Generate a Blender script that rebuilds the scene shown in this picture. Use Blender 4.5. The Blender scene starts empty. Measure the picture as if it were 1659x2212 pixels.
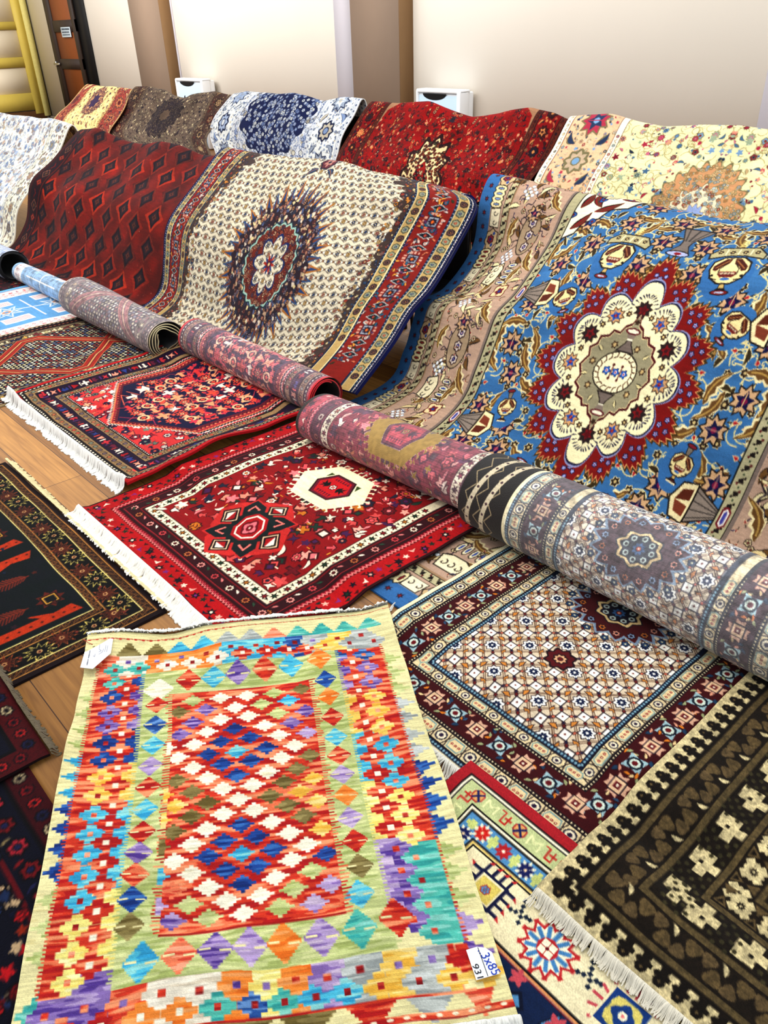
import bpy, math, random
import numpy as np
from mathutils import Matrix, Vector

random.seed(7)
RNG = np.random.default_rng(11)
COL = bpy.context.scene.collection

# ------------------------------------------------------------------ camera model (measured from the photograph)
CX, CY, F, CAMH = 829.5, 1106.0, 1700.0, 1.5
_d = np.array([928 - CX, 3850 - CY, F]); _d /= np.linalg.norm(_d)
_vx = -933.0
_vy = -(F * _d[2] + (_vx - CX) * _d[0]) / _d[1]
_l = np.array([_vx - CX, _vy, F]); _l /= np.linalg.norm(_l)
AX, AZ = -_l, -_d
AY = np.cross(AZ, AX)
RW = np.array([AX, AY, AZ])


def ray(x, y):
    return RW @ np.array([x - CX, y - CY, F])


def onZ(x, y, z=0.0):
    r = ray(x, y)
    return np.array([0, 0, CAMH]) + r * (z - CAMH) / r[2]


def onY(x, y, Y):
    r = ray(x, y)
    return np.array([0, 0, CAMH]) + r * Y / r[1]


def onX(x, y, X):
    r = ray(x, y)
    return np.array([0, 0, CAMH]) + r * X / r[0]


# ------------------------------------------------------------------ colours
GAM = 1.42


def rgb(h):
    if not isinstance(h, str):
        return np.array(h, float)
    return np.array([int(h[i:i + 2], 16) for i in (0, 2, 4)], float) / 255.0


def lin(c):
    c = np.clip(np.asarray(c, float), 0, 1)
    return np.where(c <= 0.04045, c / 12.92, ((c + 0.055) / 1.055) ** 2.4)


def smooth(a, n):
    for _ in range(2):
        k = np.ones(n) / n
        a = np.apply_along_axis(lambda r: np.convolve(np.pad(r, n, mode='edge'), k, 'same')[n:-n], 0, a)
        a = np.apply_along_axis(lambda r: np.convolve(np.pad(r, n, mode='edge'), k, 'same')[n:-n], 1, a)
    return a


def vnoise(h, w, sy, sx, seed=0):
    """smooth value noise of an h x w array with cells sy x sx (pixels), 0..1"""
    r = np.random.default_rng(seed)
    gh, gw = int(h / sy) + 3, int(w / sx) + 3
    g = r.random((gh, gw))
    y = np.arange(h) / sy; x = np.arange(w) / sx
    yi = y.astype(int); xi = x.astype(int)
    fy = (y - yi); fx = (x - xi)
    fy = (fy * fy * (3 - 2 * fy))[:, None]; fx = (fx * fx * (3 - 2 * fx))[None]
    a = g[np.ix_(yi, xi)]; b = g[np.ix_(yi, xi + 1)]; c = g[np.ix_(yi + 1, xi)]; d = g[np.ix_(yi + 1, xi + 1)]
    return (a * (1 - fx) + b * fx) * (1 - fy) + (c * (1 - fx) + d * fx) * fy


# ------------------------------------------------------------------ the knotting board: a canvas of rug knots in centimetres
class Board:
    def __init__(s, w, h, pitch, bg, ss=2):
        s.w, s.h, s.p, s.ss = w, h, pitch, ss
        s.k = ss / pitch
        s.W, s.H = int(round(w * s.k / ss)) * ss, int(round(h * s.k / ss)) * ss
        s.A = np.empty((s.H, s.W, 3), np.float32); s.A[:] = rgb(bg)
        s.M = np.array([[1., 0, 0], [0, 1., 0]]); s.st = []

    def push(s, x=0, y=0, a=0, sx=1, sy=None):
        sy = sx if sy is None else sy
        s.st.append(s.M)
        c, n = math.cos(math.radians(a)), math.sin(math.radians(a))
        L = np.array([[c * sx, -n * sy, x], [n * sx, c * sy, y]])
        m = s.M
        s.M = np.array([[m[0, 0] * L[0, 0] + m[0, 1] * L[1, 0], m[0, 0] * L[0, 1] + m[0, 1] * L[1, 1], m[0, 0] * L[0, 2] + m[0, 1] * L[1, 2] + m[0, 2]],
                        [m[1, 0] * L[0, 0] + m[1, 1] * L[1, 0], m[1, 0] * L[0, 1] + m[1, 1] * L[1, 1], m[1, 0] * L[0, 2] + m[1, 1] * L[1, 2] + m[1, 2]]])

    def pop(s):
        s.M = s.st.pop()

    def poly(s, pts, c):
        P = np.asarray(pts, float)
        P = (P @ s.M[:, :2].T + s.M[:, 2]) * s.k
        x0 = max(int(P[:, 0].min()), 0); x1 = min(int(P[:, 0].max()) + 2, s.W)
        y0 = max(int(P[:, 1].min()), 0); y1 = min(int(P[:, 1].max()) + 2, s.H)
        if x1 <= x0 or y1 <= y0:
            return
        X = (np.arange(x0, x1) + .5)[None, :]; Y = (np.arange(y0, y1) + .5)[:, None]
        m = np.zeros((y1 - y0, x1 - x0), bool)
        Q = np.roll(P, -1, 0)
        for (ax, ay), (bx, by) in zip(P, Q):
            if ay == by:
                continue
            t = (Y >= min(ay, by)) & (Y < max(ay, by))
            m ^= t & (X < ax + (Y - ay) * ((bx - ax) / (by - ay)))
        sub = s.A[y0:y1, x0:x1]
        if isinstance(c, np.ndarray) and c.ndim == 3:
            sub[m] = c[y0:y1, x0:x1][m]
        else:
            sub[m] = rgb(c)

    def rect(s, x0, y0, x1, y1, c):
        s.poly([(x0, y0), (x1, y0), (x1, y1), (x0, y1)], c)

    def circ(s, x, y, r, c, n=10, ry=None):
        a = np.arange(n) * 2 * math.pi / n
        s.poly(np.stack([x + r * np.cos(a), y + (ry or r) * np.sin(a)], 1), c)

    def star(s, x, y, r, c, n=8, d=.3, rot=0, ry=None, fine=4):
        a = np.arange(n * fine) * 2 * math.pi / (n * fine)
        q = r * (1 - d * (.5 - .5 * np.cos(n * a)))
        a = a + math.radians(rot)
        s.poly(np.stack([x + q * np.cos(a), y + (ry or r) / r * q * np.sin(a)], 1), c)

    def spike(s, x, y, r, c, n=9, inner=.6, rot=0, ry=None):
        a = np.arange(n * 2) * math.pi / n + math.radians(rot)
        q = np.where(np.arange(n * 2) % 2 == 0, r, r * inner)
        s.poly(np.stack([x + q * np.cos(a), y + (ry or r) / r * q * np.sin(a)], 1), c)

    def line(s, pts, w, c, close=False):
        P = [np.asarray(p, float) for p in pts]
        if close:
            P.append(P[0])
        h = w / 2
        for a, b in zip(P, P[1:]):
            d = b - a; L = math.hypot(*d)
            if L < 1e-6:
                continue
            d = d / L; n = np.array([-d[1], d[0]]) * h; e = d * h * .6
            s.poly([a - e + n, b + e + n, b + e - n, a - e - n], c)

    def curve(s, pts, w, c, n=6):
        s.line(catmull(pts, n), w, c)

    def frame(s, i0, i1, c, sides='LRTB'):
        w, h = s.w, s.h
        L = 'L' in sides; R = 'R' in sides; T = 'T' in sides; B = 'B' in sides
        xa0, xa1 = (i0 if L else 0), (w - i0 if R else w)
        ya0, ya1 = (i0 if T else 0), (h - i0 if B else h)
        xb0, xb1 = (i1 if L else 0), (w - i1 if R else w)
        yb0, yb1 = (i1 if T else 0), (h - i1 if B else h)
        if L: s.rect(xa0, ya0, xb0, ya1, c)
        if R: s.rect(xb1, ya0, xa1, ya1, c)
        if T: s.rect(xa0, ya0, xa1, yb0, c)
        if B: s.rect(xa0, yb1, xa1, ya1, c)

    def run(s, ins, pitch, fn, sides='LRTB', corner=True, c0=None):
        """walk the four sides at inset INS; fn(k) draws in a frame whose x runs along the side and -y points outward"""
        w, h = s.w, s.h
        c0 = ins if c0 is None else c0
        spec = {'T': (0, ins, w, 0), 'B': (w, h - ins, w, 180), 'L': (ins, h, h, -90), 'R': (w - ins, 0, h, 90)}
        for sd in sides:
            x, y, L, a = spec[sd]
            n = max(1, int(round((L - 2 * c0) / pitch)))
            st = (L - 2 * c0) / n
            s.push(x, y, a)
            for k in range(n):
                s.push(c0 + (k + .5) * st, 0)
                fn(k)
                s.pop()
            s.pop()

    def edge_line(s, ins, wd, c, sides='LRTB', dash=None, c2=None):
        s.frame(ins, ins + wd, c, sides)
        if dash:
            s.run(ins + wd / 2, dash, lambda k: s.rect(-dash * .28, -wd * .32, dash * .28, wd * .32, c2), sides)

    def zig(s, ins, amp, pitch, wd, c, sides='LRTB'):
        def f(k):
            s.line([(-pitch / 2, amp), (0, -amp), (pitch / 2, amp)], wd, c)
        s.run(ins, pitch, f, sides)

    def lattice(s, x0, y0, x1, y1, dx, dy, fn):
        j = 0
        y = y0 + dy / 2
        while y < y1:
            x = x0 + (dx / 2 if j % 2 == 0 else dx)
            i = 0
            while x < x1 - dx * .2:
                s.push(x, y); fn(i, j); s.pop()
                x += dx; i += 1
            y += dy; j += 1

    def fill_tile(s, T, ox=0, oy=0):
        """full-board array of a repeated tile board"""
        iy = (np.arange(s.H) + int(oy * s.k)) % T.H; ix = (np.arange(s.W) + int(ox * s.k)) % T.W
        return T.A[np.ix_(iy, ix)]

    def mirror(s):
        half = s.W // 2
        s.A[:, s.W - half:] = s.A[:, :half][:, ::-1]

    def mirror_v(s):
        half = s.H // 2
        s.A[s.H - half:] = s.A[:half][::-1]

    def final(s, streak=.10, knot=.06, seed=1, patch=.06, contrast=1.0, sat=1.0, gam=None):
        A = s.A.reshape(s.H // s.ss, s.ss, s.W // s.ss, s.ss, 3).mean((1, 3))
        h, w = A.shape[:2]
        n = vnoise(h, w, 1.3 / s.p * .5, 9 / s.p * .5, seed) - .5
        m = vnoise(h, w, 12 / s.p, 14 / s.p, seed + 1) - .5
        q = np.random.default_rng(seed + 2).random((h, w)) - .5
        f = 1 + streak * 2 * n + patch * 2 * m + knot * 2 * q
        A = np.clip(A, 0, 1) ** (gam or GAM) * (1 + .02)
        A = A * f[..., None]
        if sat != 1:
            g = A.mean(2, keepdims=True); A = g + (A - g) * sat
        return lin(A)


def catmull(pts, n=6, close=False):
    P = [np.asarray(p, float) for p in pts]
    if close:
        P = [P[-1]] + P + [P[0], P[1]]
    else:
        P = [2 * P[0] - P[1]] + P + [2 * P[-1] - P[-2]]
    out = []
    for i in range(1, len(P) - 2):
        a, b, c, d = P[i - 1:i + 3]
        for k in range(n):
            t = k / n
            out.append(.5 * (2 * b + (c - a) * t + (2 * a - 5 * b + 4 * c - d) * t * t + (3 * b - a - 3 * c + d) * t ** 3))
    if not close:
        out.append(P[-2])
    return out


# ------------------------------------------------------------------ materials
def new_mat(name):
    m = bpy.data.materials.new(name); m.use_nodes = True
    nt = m.node_tree
    return m, nt, nt.nodes['Principled BSDF']


def pile_mat(name, rough=.95, bump=.35, scale=420, sheen=.04, stretch=(1, 1, 1), spec=.08):
    m, nt, b = new_mat(name)
    at = nt.nodes.new('ShaderNodeAttribute'); at.attribute_name = 'knots'
    nt.links.new(at.outputs['Color'], b.inputs['Base Color'])
    b.inputs['Roughness'].default_value = rough
    b.inputs['Specular IOR Level'].default_value = spec
    b.inputs['Sheen Weight'].default_value = sheen
    tc = nt.nodes.new('ShaderNodeTexCoord'); mp = nt.nodes.new('ShaderNodeMapping'); mp.inputs['Scale'].default_value = stretch
    nz = nt.nodes.new('ShaderNodeTexNoise'); nz.inputs['Scale'].default_value = scale; nz.inputs['Detail'].default_value = 1
    bp = nt.nodes.new('ShaderNodeBump'); bp.inputs['Strength'].default_value = bump; bp.inputs['Distance'].default_value = .004
    nt.links.new(tc.outputs['Object'], mp.inputs['Vector']); nt.links.new(mp.outputs['Vector'], nz.inputs['Vector'])
    nt.links.new(nz.outputs['Fac'], bp.inputs['Height']); nt.links.new(bp.outputs['Normal'], b.inputs['Normal'])
    return m


def plain_mat(name, col, rough=.7, spec=.3, noise=.06, nscale=8, bump=0, metal=0):
    m, nt, b = new_mat(name)
    tc = nt.nodes.new('ShaderNodeTexCoord')
    nz = nt.nodes.new('ShaderNodeTexNoise'); nz.inputs['Scale'].default_value = nscale; nz.inputs['Detail'].default_value = 4
    cr = nt.nodes.new('ShaderNodeMix'); cr.data_type = 'RGBA'
    c = lin(rgb(col))
    cr.inputs[6].default_value = (*(c * (1 - noise)), 1); cr.inputs[7].default_value = (*np.clip(c * (1 + noise), 0, 1), 1)
    nt.links.new(tc.outputs['Object'], nz.inputs['Vector']); nt.links.new(nz.outputs['Fac'], cr.inputs[0])
    nt.links.new(cr.outputs[2], b.inputs['Base Color'])
    b.inputs['Roughness'].default_value = rough; b.inputs['Specular IOR Level'].default_value = spec
    b.inputs['Metallic'].default_value = metal
    if bump:
        bp = nt.nodes.new('ShaderNodeBump'); bp.inputs['Strength'].default_value = bump; bp.inputs['Distance'].default_value = .002
        nt.links.new(nz.outputs['Fac'], bp.inputs['Height']); nt.links.new(bp.outputs['Normal'], b.inputs['Normal'])
    return m


MP = pile_mat('wool_pile')
MK = pile_mat('flat_weave', bump=.5, scale=260, stretch=(1, 3, 1), sheen=.05)
MB = pile_mat('rug_back', rough=.75, bump=.45, scale=330, sheen=.1, spec=.3)
MF = pile_mat('cotton_fringe', bump=.2, scale=600, sheen=.1)
ML = pile_mat('leather_trim', rough=.38, bump=.1, scale=60, sheen=0, spec=.6)


# ------------------------------------------------------------------ mesh building
def raw_mesh(name, V, Fq, cols=None, mat=None, smooth_=True, parent=None):
    """V (n,3), Fq (m,4) quads, cols (n,3) linear"""
    me = bpy.data.meshes.new(name)
    n, m = len(V), len(Fq)
    me.vertices.add(n); me.vertices.foreach_set('co', np.asarray(V, np.float32).ravel())
    me.loops.add(m * 4); me.loops.foreach_set('vertex_index', np.asarray(Fq, np.int32).ravel())
    me.polygons.add(m); me.polygons.foreach_set('loop_start', np.arange(0, m * 4, 4, dtype=np.int32))
    me.update(calc_edges=True); me.validate(verbose=False)
    if smooth_:
        me.polygons.foreach_set('use_smooth', np.ones(m, bool))
    if cols is not None:
        at = me.attributes.new('knots', 'FLOAT_COLOR', 'POINT')
        c4 = np.ones((n, 4), np.float32); c4[:, :3] = cols
        at.data.foreach_set('color', c4.ravel())
    o = bpy.data.objects.new(name, me); COL.objects.link(o)
    if mat: me.materials.append(mat)
    if parent is not None:
        o.parent = parent
        o.matrix_parent_inverse = parent.matrix_world.inverted() if parent.type != 'MESH' else Matrix()
    return o


def grid_faces(nv, nu, off=0):
    i = np.arange(nv - 1)[:, None] * nu + np.arange(nu - 1)[None] + off
    return np.stack([i, i + nu, i + nu + 1, i + 1], -1).reshape(-1, 4)


def sheet(name, P, C, skirt=None, skirt_col=None, mat=None, parent=None):
    """P (nv,nu,3) surface, C (nv,nu,3); skirt = vector added to the rim"""
    nv, nu = P.shape[:2]
    V = P.reshape(-1, 3); K = C.reshape(-1, 3); Fq = grid_faces(nv, nu)
    if skirt is not None:
        idx = np.arange(nv * nu).reshape(nv, nu)
        rim = np.concatenate([idx[0, :-1], idx[:-1, -1], idx[-1, :0:-1], idx[:0:-1, 0]])
        n = len(rim); b0 = len(V)
        sk = np.asarray(skirt)
        add = sk[None] if sk.ndim == 1 else sk.reshape(-1, 3)[rim]
        rimc = K[rim] if skirt_col is None else np.repeat(lin(rgb(skirt_col))[None], n, 0)
        V = np.concatenate([V, V[rim], V[rim] + add]); K = np.concatenate([K, rimc, rimc * .8])
        a = b0 + np.arange(n); a2 = b0 + (np.arange(n) + 1) % n
        Fq = np.concatenate([Fq, np.stack([a, a2, a2 + n, a + n], 1)])
    return raw_mesh(name, V, Fq, K, mat or MP, True, parent)


def tag(o, label, cat, group=None):
    o['label'] = label; o['category'] = cat
    if group: o['group'] = group
    return o


def struct(o):
    o['kind'] = 'structure'; return o


# ------------------------------------------------------------------ the pile of rugs on the floor: heights so that each lies on those below
HX0, HY0, HC = -8.0, -1.6, .01
HN = (560, 950)
HM = np.zeros(HN)


def _dil(a, n):
    b = a.copy()
    for _ in range(n):
        c = b.copy()
        c[1:] = np.maximum(c[1:], b[:-1]); c[:-1] = np.maximum(c[:-1], b[1:])
        c[:, 1:] = np.maximum(c[:, 1:], b[:, :-1]); c[:, :-1] = np.maximum(c[:, :-1], b[:, 1:])
        b = c
    return b


def _box(a, r):
    for ax in (0, 1):
        p = np.pad(a, [(r, r) if k == ax else (0, 0) for k in (0, 1)], mode='edge')
        c = np.cumsum(p, ax)
        z = np.zeros_like(np.take(c, [0], ax)); c = np.concatenate([z, c], ax)
        n = a.shape[ax]; L = 2 * r + 1
        hi = np.take(c, np.arange(L, L + n), ax); lo = np.take(c, np.arange(0, n), ax)
        a = (hi - lo) / L
    return a


def hsample(Hm, x, y):
    fx = np.clip((np.asarray(x) - HX0) / HC, 0, HN[1] - 2); fy = np.clip((np.asarray(y) - HY0) / HC, 0, HN[0] - 2)
    ix = fx.astype(int); iy = fy.astype(int); fx = fx - ix; fy = fy - iy
    return (Hm[iy, ix] * (1 - fx) + Hm[iy, ix + 1] * fx) * (1 - fy) + (Hm[iy + 1, ix] * (1 - fx) + Hm[iy + 1, ix + 1] * fx) * fy


def floor_rug(name, quad, board_cols, label, thick=.007, wave=.0, edge=None, mat=None, cat='rug', seed=0, wavefn=None, edgewob=.0025, group=None):
    """quad: world xy of (far-left, far-right, near-right, near-left); board v=0 is the far side"""
    global HM
    nv, nu = board_cols.shape[:2]
    q = [np.array(p[:2], float) for p in quad]
    u = np.linspace(0, 1, nu)[None, :, None]; v = np.linspace(0, 1, nv)[:, None, None]
    P2 = (q[0] * (1 - u) + q[1] * u) * (1 - v) + (q[3] * (1 - u) + q[2] * u) * v
    nz = vnoise(nv, nu, nv / 9, nu / 9, seed + 50) - .5; nz2 = vnoise(nv, nu, nv / 9, nu / 9, seed + 51) - .5
    P2 = P2 + np.stack([nz, nz2], -1) * edgewob * 2
    # footprint on the height map
    c = (q[0] + q[1] + q[2] + q[3]) / 4
    gy = HY0 + np.arange(HN[0]) * HC; gx = HX0 + np.arange(HN[1]) * HC
    X, Y = np.meshgrid(gx, gy)
    inside = np.ones(HN, bool)
    for k in range(4):
        a, b = q[k], q[(k + 1) % 4]
        inside &= ((b[0] - a[0]) * (Y - a[1]) - (b[1] - a[1]) * (X - a[0])) <= 0
    base = _box(_dil(HM, 5), 3) + .0006
    wv = np.zeros((nv, nu))
    if wave:
        wv = wave * vnoise(nv, nu, nv / 5, nu / 4, seed) ** 2 * 2
    if wavefn is not None:
        wv = wv + wavefn(np.linspace(0, 1, nu)[None, :], np.linspace(0, 1, nv)[:, None])
    z = hsample(base, P2[..., 0], P2[..., 1]) + thick + wv
    P = np.concatenate([P2, z[..., None]], -1)
    sk = np.zeros((nv, nu, 3)); sk[..., 2] = -(thick + np.minimum(wv, .004)) * .9
    o = sheet(name, P, board_cols, sk, edge, mat)
    top = base + thick + (wv.max() if wave or wavefn is not None else 0)
    HM = np.where(_dil(inside.astype(float), 1) > 0, np.maximum(HM, top), HM)
    tag(o, label, cat, group)
    o['q'] = [float(t) for p in q for t in p]
    return o


def fringe(parent, a, b, out, L, n, col, lift=.0, zfun=None, wd=.0022, spread=.5, clump=1, name='fringe', seed=0, curl=.3, z0=None):
    """strands from the edge a->b leaning along OUT"""
    r = random.Random(seed)
    a = np.array(a[:2], float); b = np.array(b[:2], float); out = np.array(out[:2], float); out /= np.linalg.norm(out)
    t = (b - a); LT = np.linalg.norm(t); t /= LT
    V, Fq, K = [], [], []
    base = lin(rgb(col))
    S = 5
    for i in range(n):
        s0 = (i + r.random() * .8) / n
        p = a + (b - a) * s0
        g = math.floor(i / clump)
        rr = random.Random(seed * 977 + g)
        dirn = out + t * (rr.uniform(-spread, spread) + r.uniform(-.12, .12) * (1 if clump > 1 else 2))
        dirn /= np.linalg.norm(dirn)
        ll = L * (.75 + .35 * rr.random()) * (.92 + .16 * r.random())
        cu = r.uniform(-curl, curl) + rr.uniform(-curl, curl)
        hz = r.random() * .004
        z_a = float(hsample(HM, *p)) if z0 is None else z0
        b0 = len(V)
        sh = base * (.8 + .25 * r.random())
        for k in range(S + 1):
            f = k / S
            q = p + dirn * ll * f + t * cu * ll * f * f * .5
            zg = float(hsample(HM, *q))
            z = z_a * (1 - min(1, f * 2)) + (zg + .001) * min(1, f * 2)
            z = max(z, zg + .001) + hz * math.sin(f * math.pi) + lift * math.sin(f * math.pi)
            w2 = wd * (1 - .3 * f)
            nrm = np.array([-dirn[1], dirn[0]])
            V.append((*(q + nrm * w2), z)); V.append((*q, z + wd * 1.1)); V.append((*(q - nrm * w2), z))
            K += [sh * .75, sh, sh * .75]
        for k in range(S):
            i0 = b0 + k * 3
            Fq.append((i0, i0 + 3, i0 + 4, i0 + 1)); Fq.append((i0 + 1, i0 + 4, i0 + 5, i0 + 2))
    o = raw_mesh(name, np.array(V), np.array(Fq), np.clip(np.array(K), 0, 1), MF, True, parent)
    return o


# ------------------------------------------------------------------ rugs hung over the chair backs
def resample(pts, n, close=False):
    P = np.array(catmull(pts, 10))
    d = np.r_[0, np.cumsum(np.linalg.norm(np.diff(P, axis=0), axis=1))]
    s = np.linspace(0, d[-1], n)
    return np.stack([np.interp(s, d, P[:, k]) for k in range(3)], 1), d[-1]


def drape(name, L, R, board_cols, label, Cp=None, uc=.5, ridge=None, fold=.012, seed=0, edge=None, nridge=None, skirt=.008, foldfn=None, cat='rug'):
    """L, R (and Cp at u=uc): matching lists of world points from behind the ridge down to the foot"""
    nv, nu = board_cols.shape[:2]
    l, ll = resample(L, nv); r, rl = resample(R, nv)
    u = np.linspace(0, 1, nu)[None, :, None]
    if Cp is not None:
        c, cl = resample(Cp, nv)
        w1 = np.clip(u / uc, 0, 1); w2 = np.clip((u - uc) / (1 - uc), 0, 1)
        w1 = .35 * w1 + .65 * w1 * w1 * (3 - 2 * w1); w2 = .35 * w2 + .65 * w2 * w2 * (3 - 2 * w2)
        P = np.where(u <= uc, l[:, None] * (1 - w1) + c[:, None] * w1, c[:, None] * (1 - w2) + r[:, None] * w2)
        k1 = np.clip(u / uc, 0, 1)[..., 0]; k2 = np.clip((u - uc) / (1 - uc), 0, 1)[..., 0]
        P[..., 0] = np.where(u[..., 0] <= uc, l[:, None, 0] * (1 - k1) + c[:, None, 0] * k1, c[:, None, 0] * (1 - k2) + r[:, None, 0] * k2)
    else:
        P = l[:, None] * (1 - u) + r[:, None] * u
    v = np.linspace(0, 1, nv)[:, None]
    uu = np.linspace(0, 1, nu)[None, :]
    if ridge is not None:
        xs = [a for a, _ in ridge]; dz = np.interp(uu[0], xs, [b for _, b in ridge])
        k = max(3, nu // 30); dz = np.convolve(np.pad(dz, k, mode='edge'), np.ones(k) / k, 'same')[k:-k]
        zt = P[..., 2].max(0)[None, :]
        P[..., 2] += dz[None] * np.clip(1 - (zt - P[..., 2]) / .35, 0, 1) ** 1.2
    n = vnoise(nv, nu, nv / 2.2, nu / 6.5, seed) - .5
    n2 = vnoise(nv, nu, nv / 6, nu / 14, seed + 3) - .5
    env = np.clip(P[..., 2] / .25, 0.1, 1)
    amp = (n * 2 * fold + n2 * fold * .5) * env
    if foldfn is not None:
        amp = amp + foldfn(uu, v) * env
    P[..., 1] -= amp * .75; P[..., 2] += amp * .65
    P[..., 2] = np.maximum(P[..., 2], .012)
    du = np.gradient(P, axis=1); dv = np.gradient(P, axis=0)
    N = np.cross(du, dv); N /= np.linalg.norm(N, axis=2, keepdims=True) + 1e-9
    N = N * np.sign((N[..., 2:3] - N[..., 1:2]).mean())
    o = sheet(name, P, board_cols, -N * skirt, edge, MP)
    tag(o, label, cat)
    return o


# ------------------------------------------------------------------ rolled ends
def rolled(parent, x0, x1, yc, r0, r1, cols, edge, pile='181014', turns=2.6, flat=1.08, zb=.02, seed=0, gap=.011, ych=0, mat=None, tube=None):
    """a roll lying along x from x0 to x1; cols board has u along x and v round from the wall side over the top to the camera side"""
    nv, nu = cols.shape[:2]
    u = np.linspace(0, 1, nu)[None, :]; th = np.radians(np.linspace(-70, 275, nv))[:, None]
    wob = 1 + .03 * (vnoise(nv, nu, nv / 3, nu / 5, seed) - .5)
    r = (r0 + (r1 - r0) * u) * wob
    yy = yc + ych * u
    zz = zb + r0 + (r1 - r0) * u
    P = np.stack([x0 + (x1 - x0) * u + 0 * th, yy + r * flat * np.cos(th), zz + r * np.sin(th)], -1)
    o = raw_mesh('rolled_end', P.reshape(-1, 3), grid_faces(nv, nu), cols.reshape(-1, 3), mat or MB, True, parent)
    # the spiral inside
    xs = np.array([0.0, .006, .02, .5, .98, .994, 1.0]); m = int(40 * turns)
    ths = np.radians(np.linspace(275, 275 - 360 * turns, m))
    V, Fq, K = [], [], []
    e, pc = lin(rgb(edge)), lin(rgb(pile))
    t = .0048
    for lay in (0, 1):
        for j, a in enumerate(ths):
            sh = gap * (j / m) * turns * (1 + .25 * math.sin(3 * a + seed)) + lay * t + .0025
            for xf in xs:
                rr = (r0 + (r1 - r0) * xf) - sh
                rr = max(rr, .008)
                xx = x0 + (x1 - x0) * xf
                V.append((xx, yc + ych * xf + rr * flat * math.cos(a), zb + r0 + (r1 - r0) * xf + rr * math.sin(a)))
                K.append(e if xf in (0.0, 1.0) else pc)
    nx = len(xs); off = m * nx
    Fq = [*map(tuple, grid_faces(m, nx)), *map(tuple, grid_faces(m, nx, off))]
    for j in range(m - 1):
        for k in (0, nx - 1):
            a = j * nx + k
            Fq.append((a, a + nx, a + nx + off, a + off))
    raw_mesh('inner_coil', np.array(V), np.array(Fq), np.array(K), mat or MB, True, o)
    return o
# ================================================================== motifs
IV, NAVY, BLK = 'efe6c4', '1d2348', '15100f'


def rose(b, r, out, pet, mid, core=None, n=8, d=.35):
    b.star(0, 0, r, out, n, d * .6)
    b.star(0, 0, r * .82, pet, n, d)
    b.circ(0, 0, r * .38, out, 8)
    b.circ(0, 0, r * .28, mid, 8)
    if core: b.circ(0, 0, r * .12, core, 6)


def palmette(b, r, out, tan, dark, core, n=9):
    """spiky shah-abbasi palmette pointing to -y"""
    b.spike(0, 0, r * 1.1, out, n, .66, -90)
    b.spike(0, 0, r * .93, tan, n, .64, -90)
    b.spike(0, r * .04, r * .66, dark, 5, .5, -90)
    b.circ(0, r * .05, r * .22, core, 6)
    b.line([(0, r * .7), (0, -r * .5)], r * .06, tan)


def leaf(b, L, w, out, fill, vein=None, bend=.35, ser=0):
    """curved leaf from the origin along +x"""
    n = 9
    t = np.linspace(0, 1, n)
    cx = L * t; cy = bend * L * (t - t * t) * 2 - bend * L * .2 * t

    def shape(k, tr=0):
        wd = w * k * np.sin(np.pi * np.clip(t, 0.02, .98)) ** .8 * (1.15 - .5 * t)
        if ser:
            wd = wd * (1 + ser * ((np.arange(n) % 2) * 2 - 1))
        up = np.stack([cx, cy - wd], 1); dn = np.stack([cx, cy + wd * .45], 1)[::-1]
        return np.concatenate([up, dn])
    b.poly(shape(1.25), out); b.poly(shape(.85), fill)
    if vein: b.line(np.stack([cx, cy - w * .15], 1)[1:-1], w * .22, vein)


def bud(b, r, stem, red, out):
    b.line([(0, r * 1.6), (0, 0)], r * .3, stem)
    b.poly([(-r * .7, 0), (0, -r * 1.5), (r * .7, 0), (0, r * .5)], out)
    b.poly([(-r * .45, -r * .05), (0, -r * 1.1), (r * .45, -r * .05), (0, r * .3)], red)


def curl(b, r, c, w):
    a = np.linspace(0, 4.6, 9); q = r * (1 - a / 6.5)
    b.line(np.stack([q * np.cos(a), q * np.sin(a)], 1), w, c)


def boteh(b, s, out, fill, mid):
    P = [(0, 1), (.55, .75), (.7, .25), (.5, -.3), (.15, -.7), (-.35, -.95), (-.1, -.55), (-.25, -.1), (-.6, .3), (-.5, .75)]
    P = np.array(P) * s
    b.poly(P * 1.2, out); b.poly(P, fill); b.circ(0, s * .35, s * .25, mid, 6)


def diamond(b, rx, ry, c, steps=0):
    if not steps:
        b.poly([(-rx, 0), (0, -ry), (rx, 0), (0, ry)], c); return
    pts = []
    q = []
    for k in range(steps):
        x0 = rx * (1 - k / steps); y = ry * (k + .5) / steps
        q += [(x0, y - ry * .5 / steps if k else 0), (x0, y + ry * .5 / steps)]
    # quadrants
    up = [(x, y) for x, y in q]
    pts = [(x, y) for x, y in up] + [(-x, y) for x, y in up[::-1]] + [(-x, -y) for x, y in up] + [(x, -y) for x, y in up[::-1]]
    b.poly(pts, c)


def hook_row(b, L, n, h, c, w):
    for i in range(n):
        x = L * (i + .5) / n
        b.rect(x - w / 2, -h, x + w / 2, 0, c); b.rect(x - w / 2, -h, x + w * 1.3, -h + w, c)


def star8(b, r, out, a, c, arms=8):
    for k in range(arms):
        b.push(0, 0, 360 / arms * k + 22.5)
        b.poly([(0, 0), (r * .22, -r * .55), (0, -r), (-r * .22, -r * .55)], a)
        b.pop()
    b.circ(0, 0, r * .2, c, 6)


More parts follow.
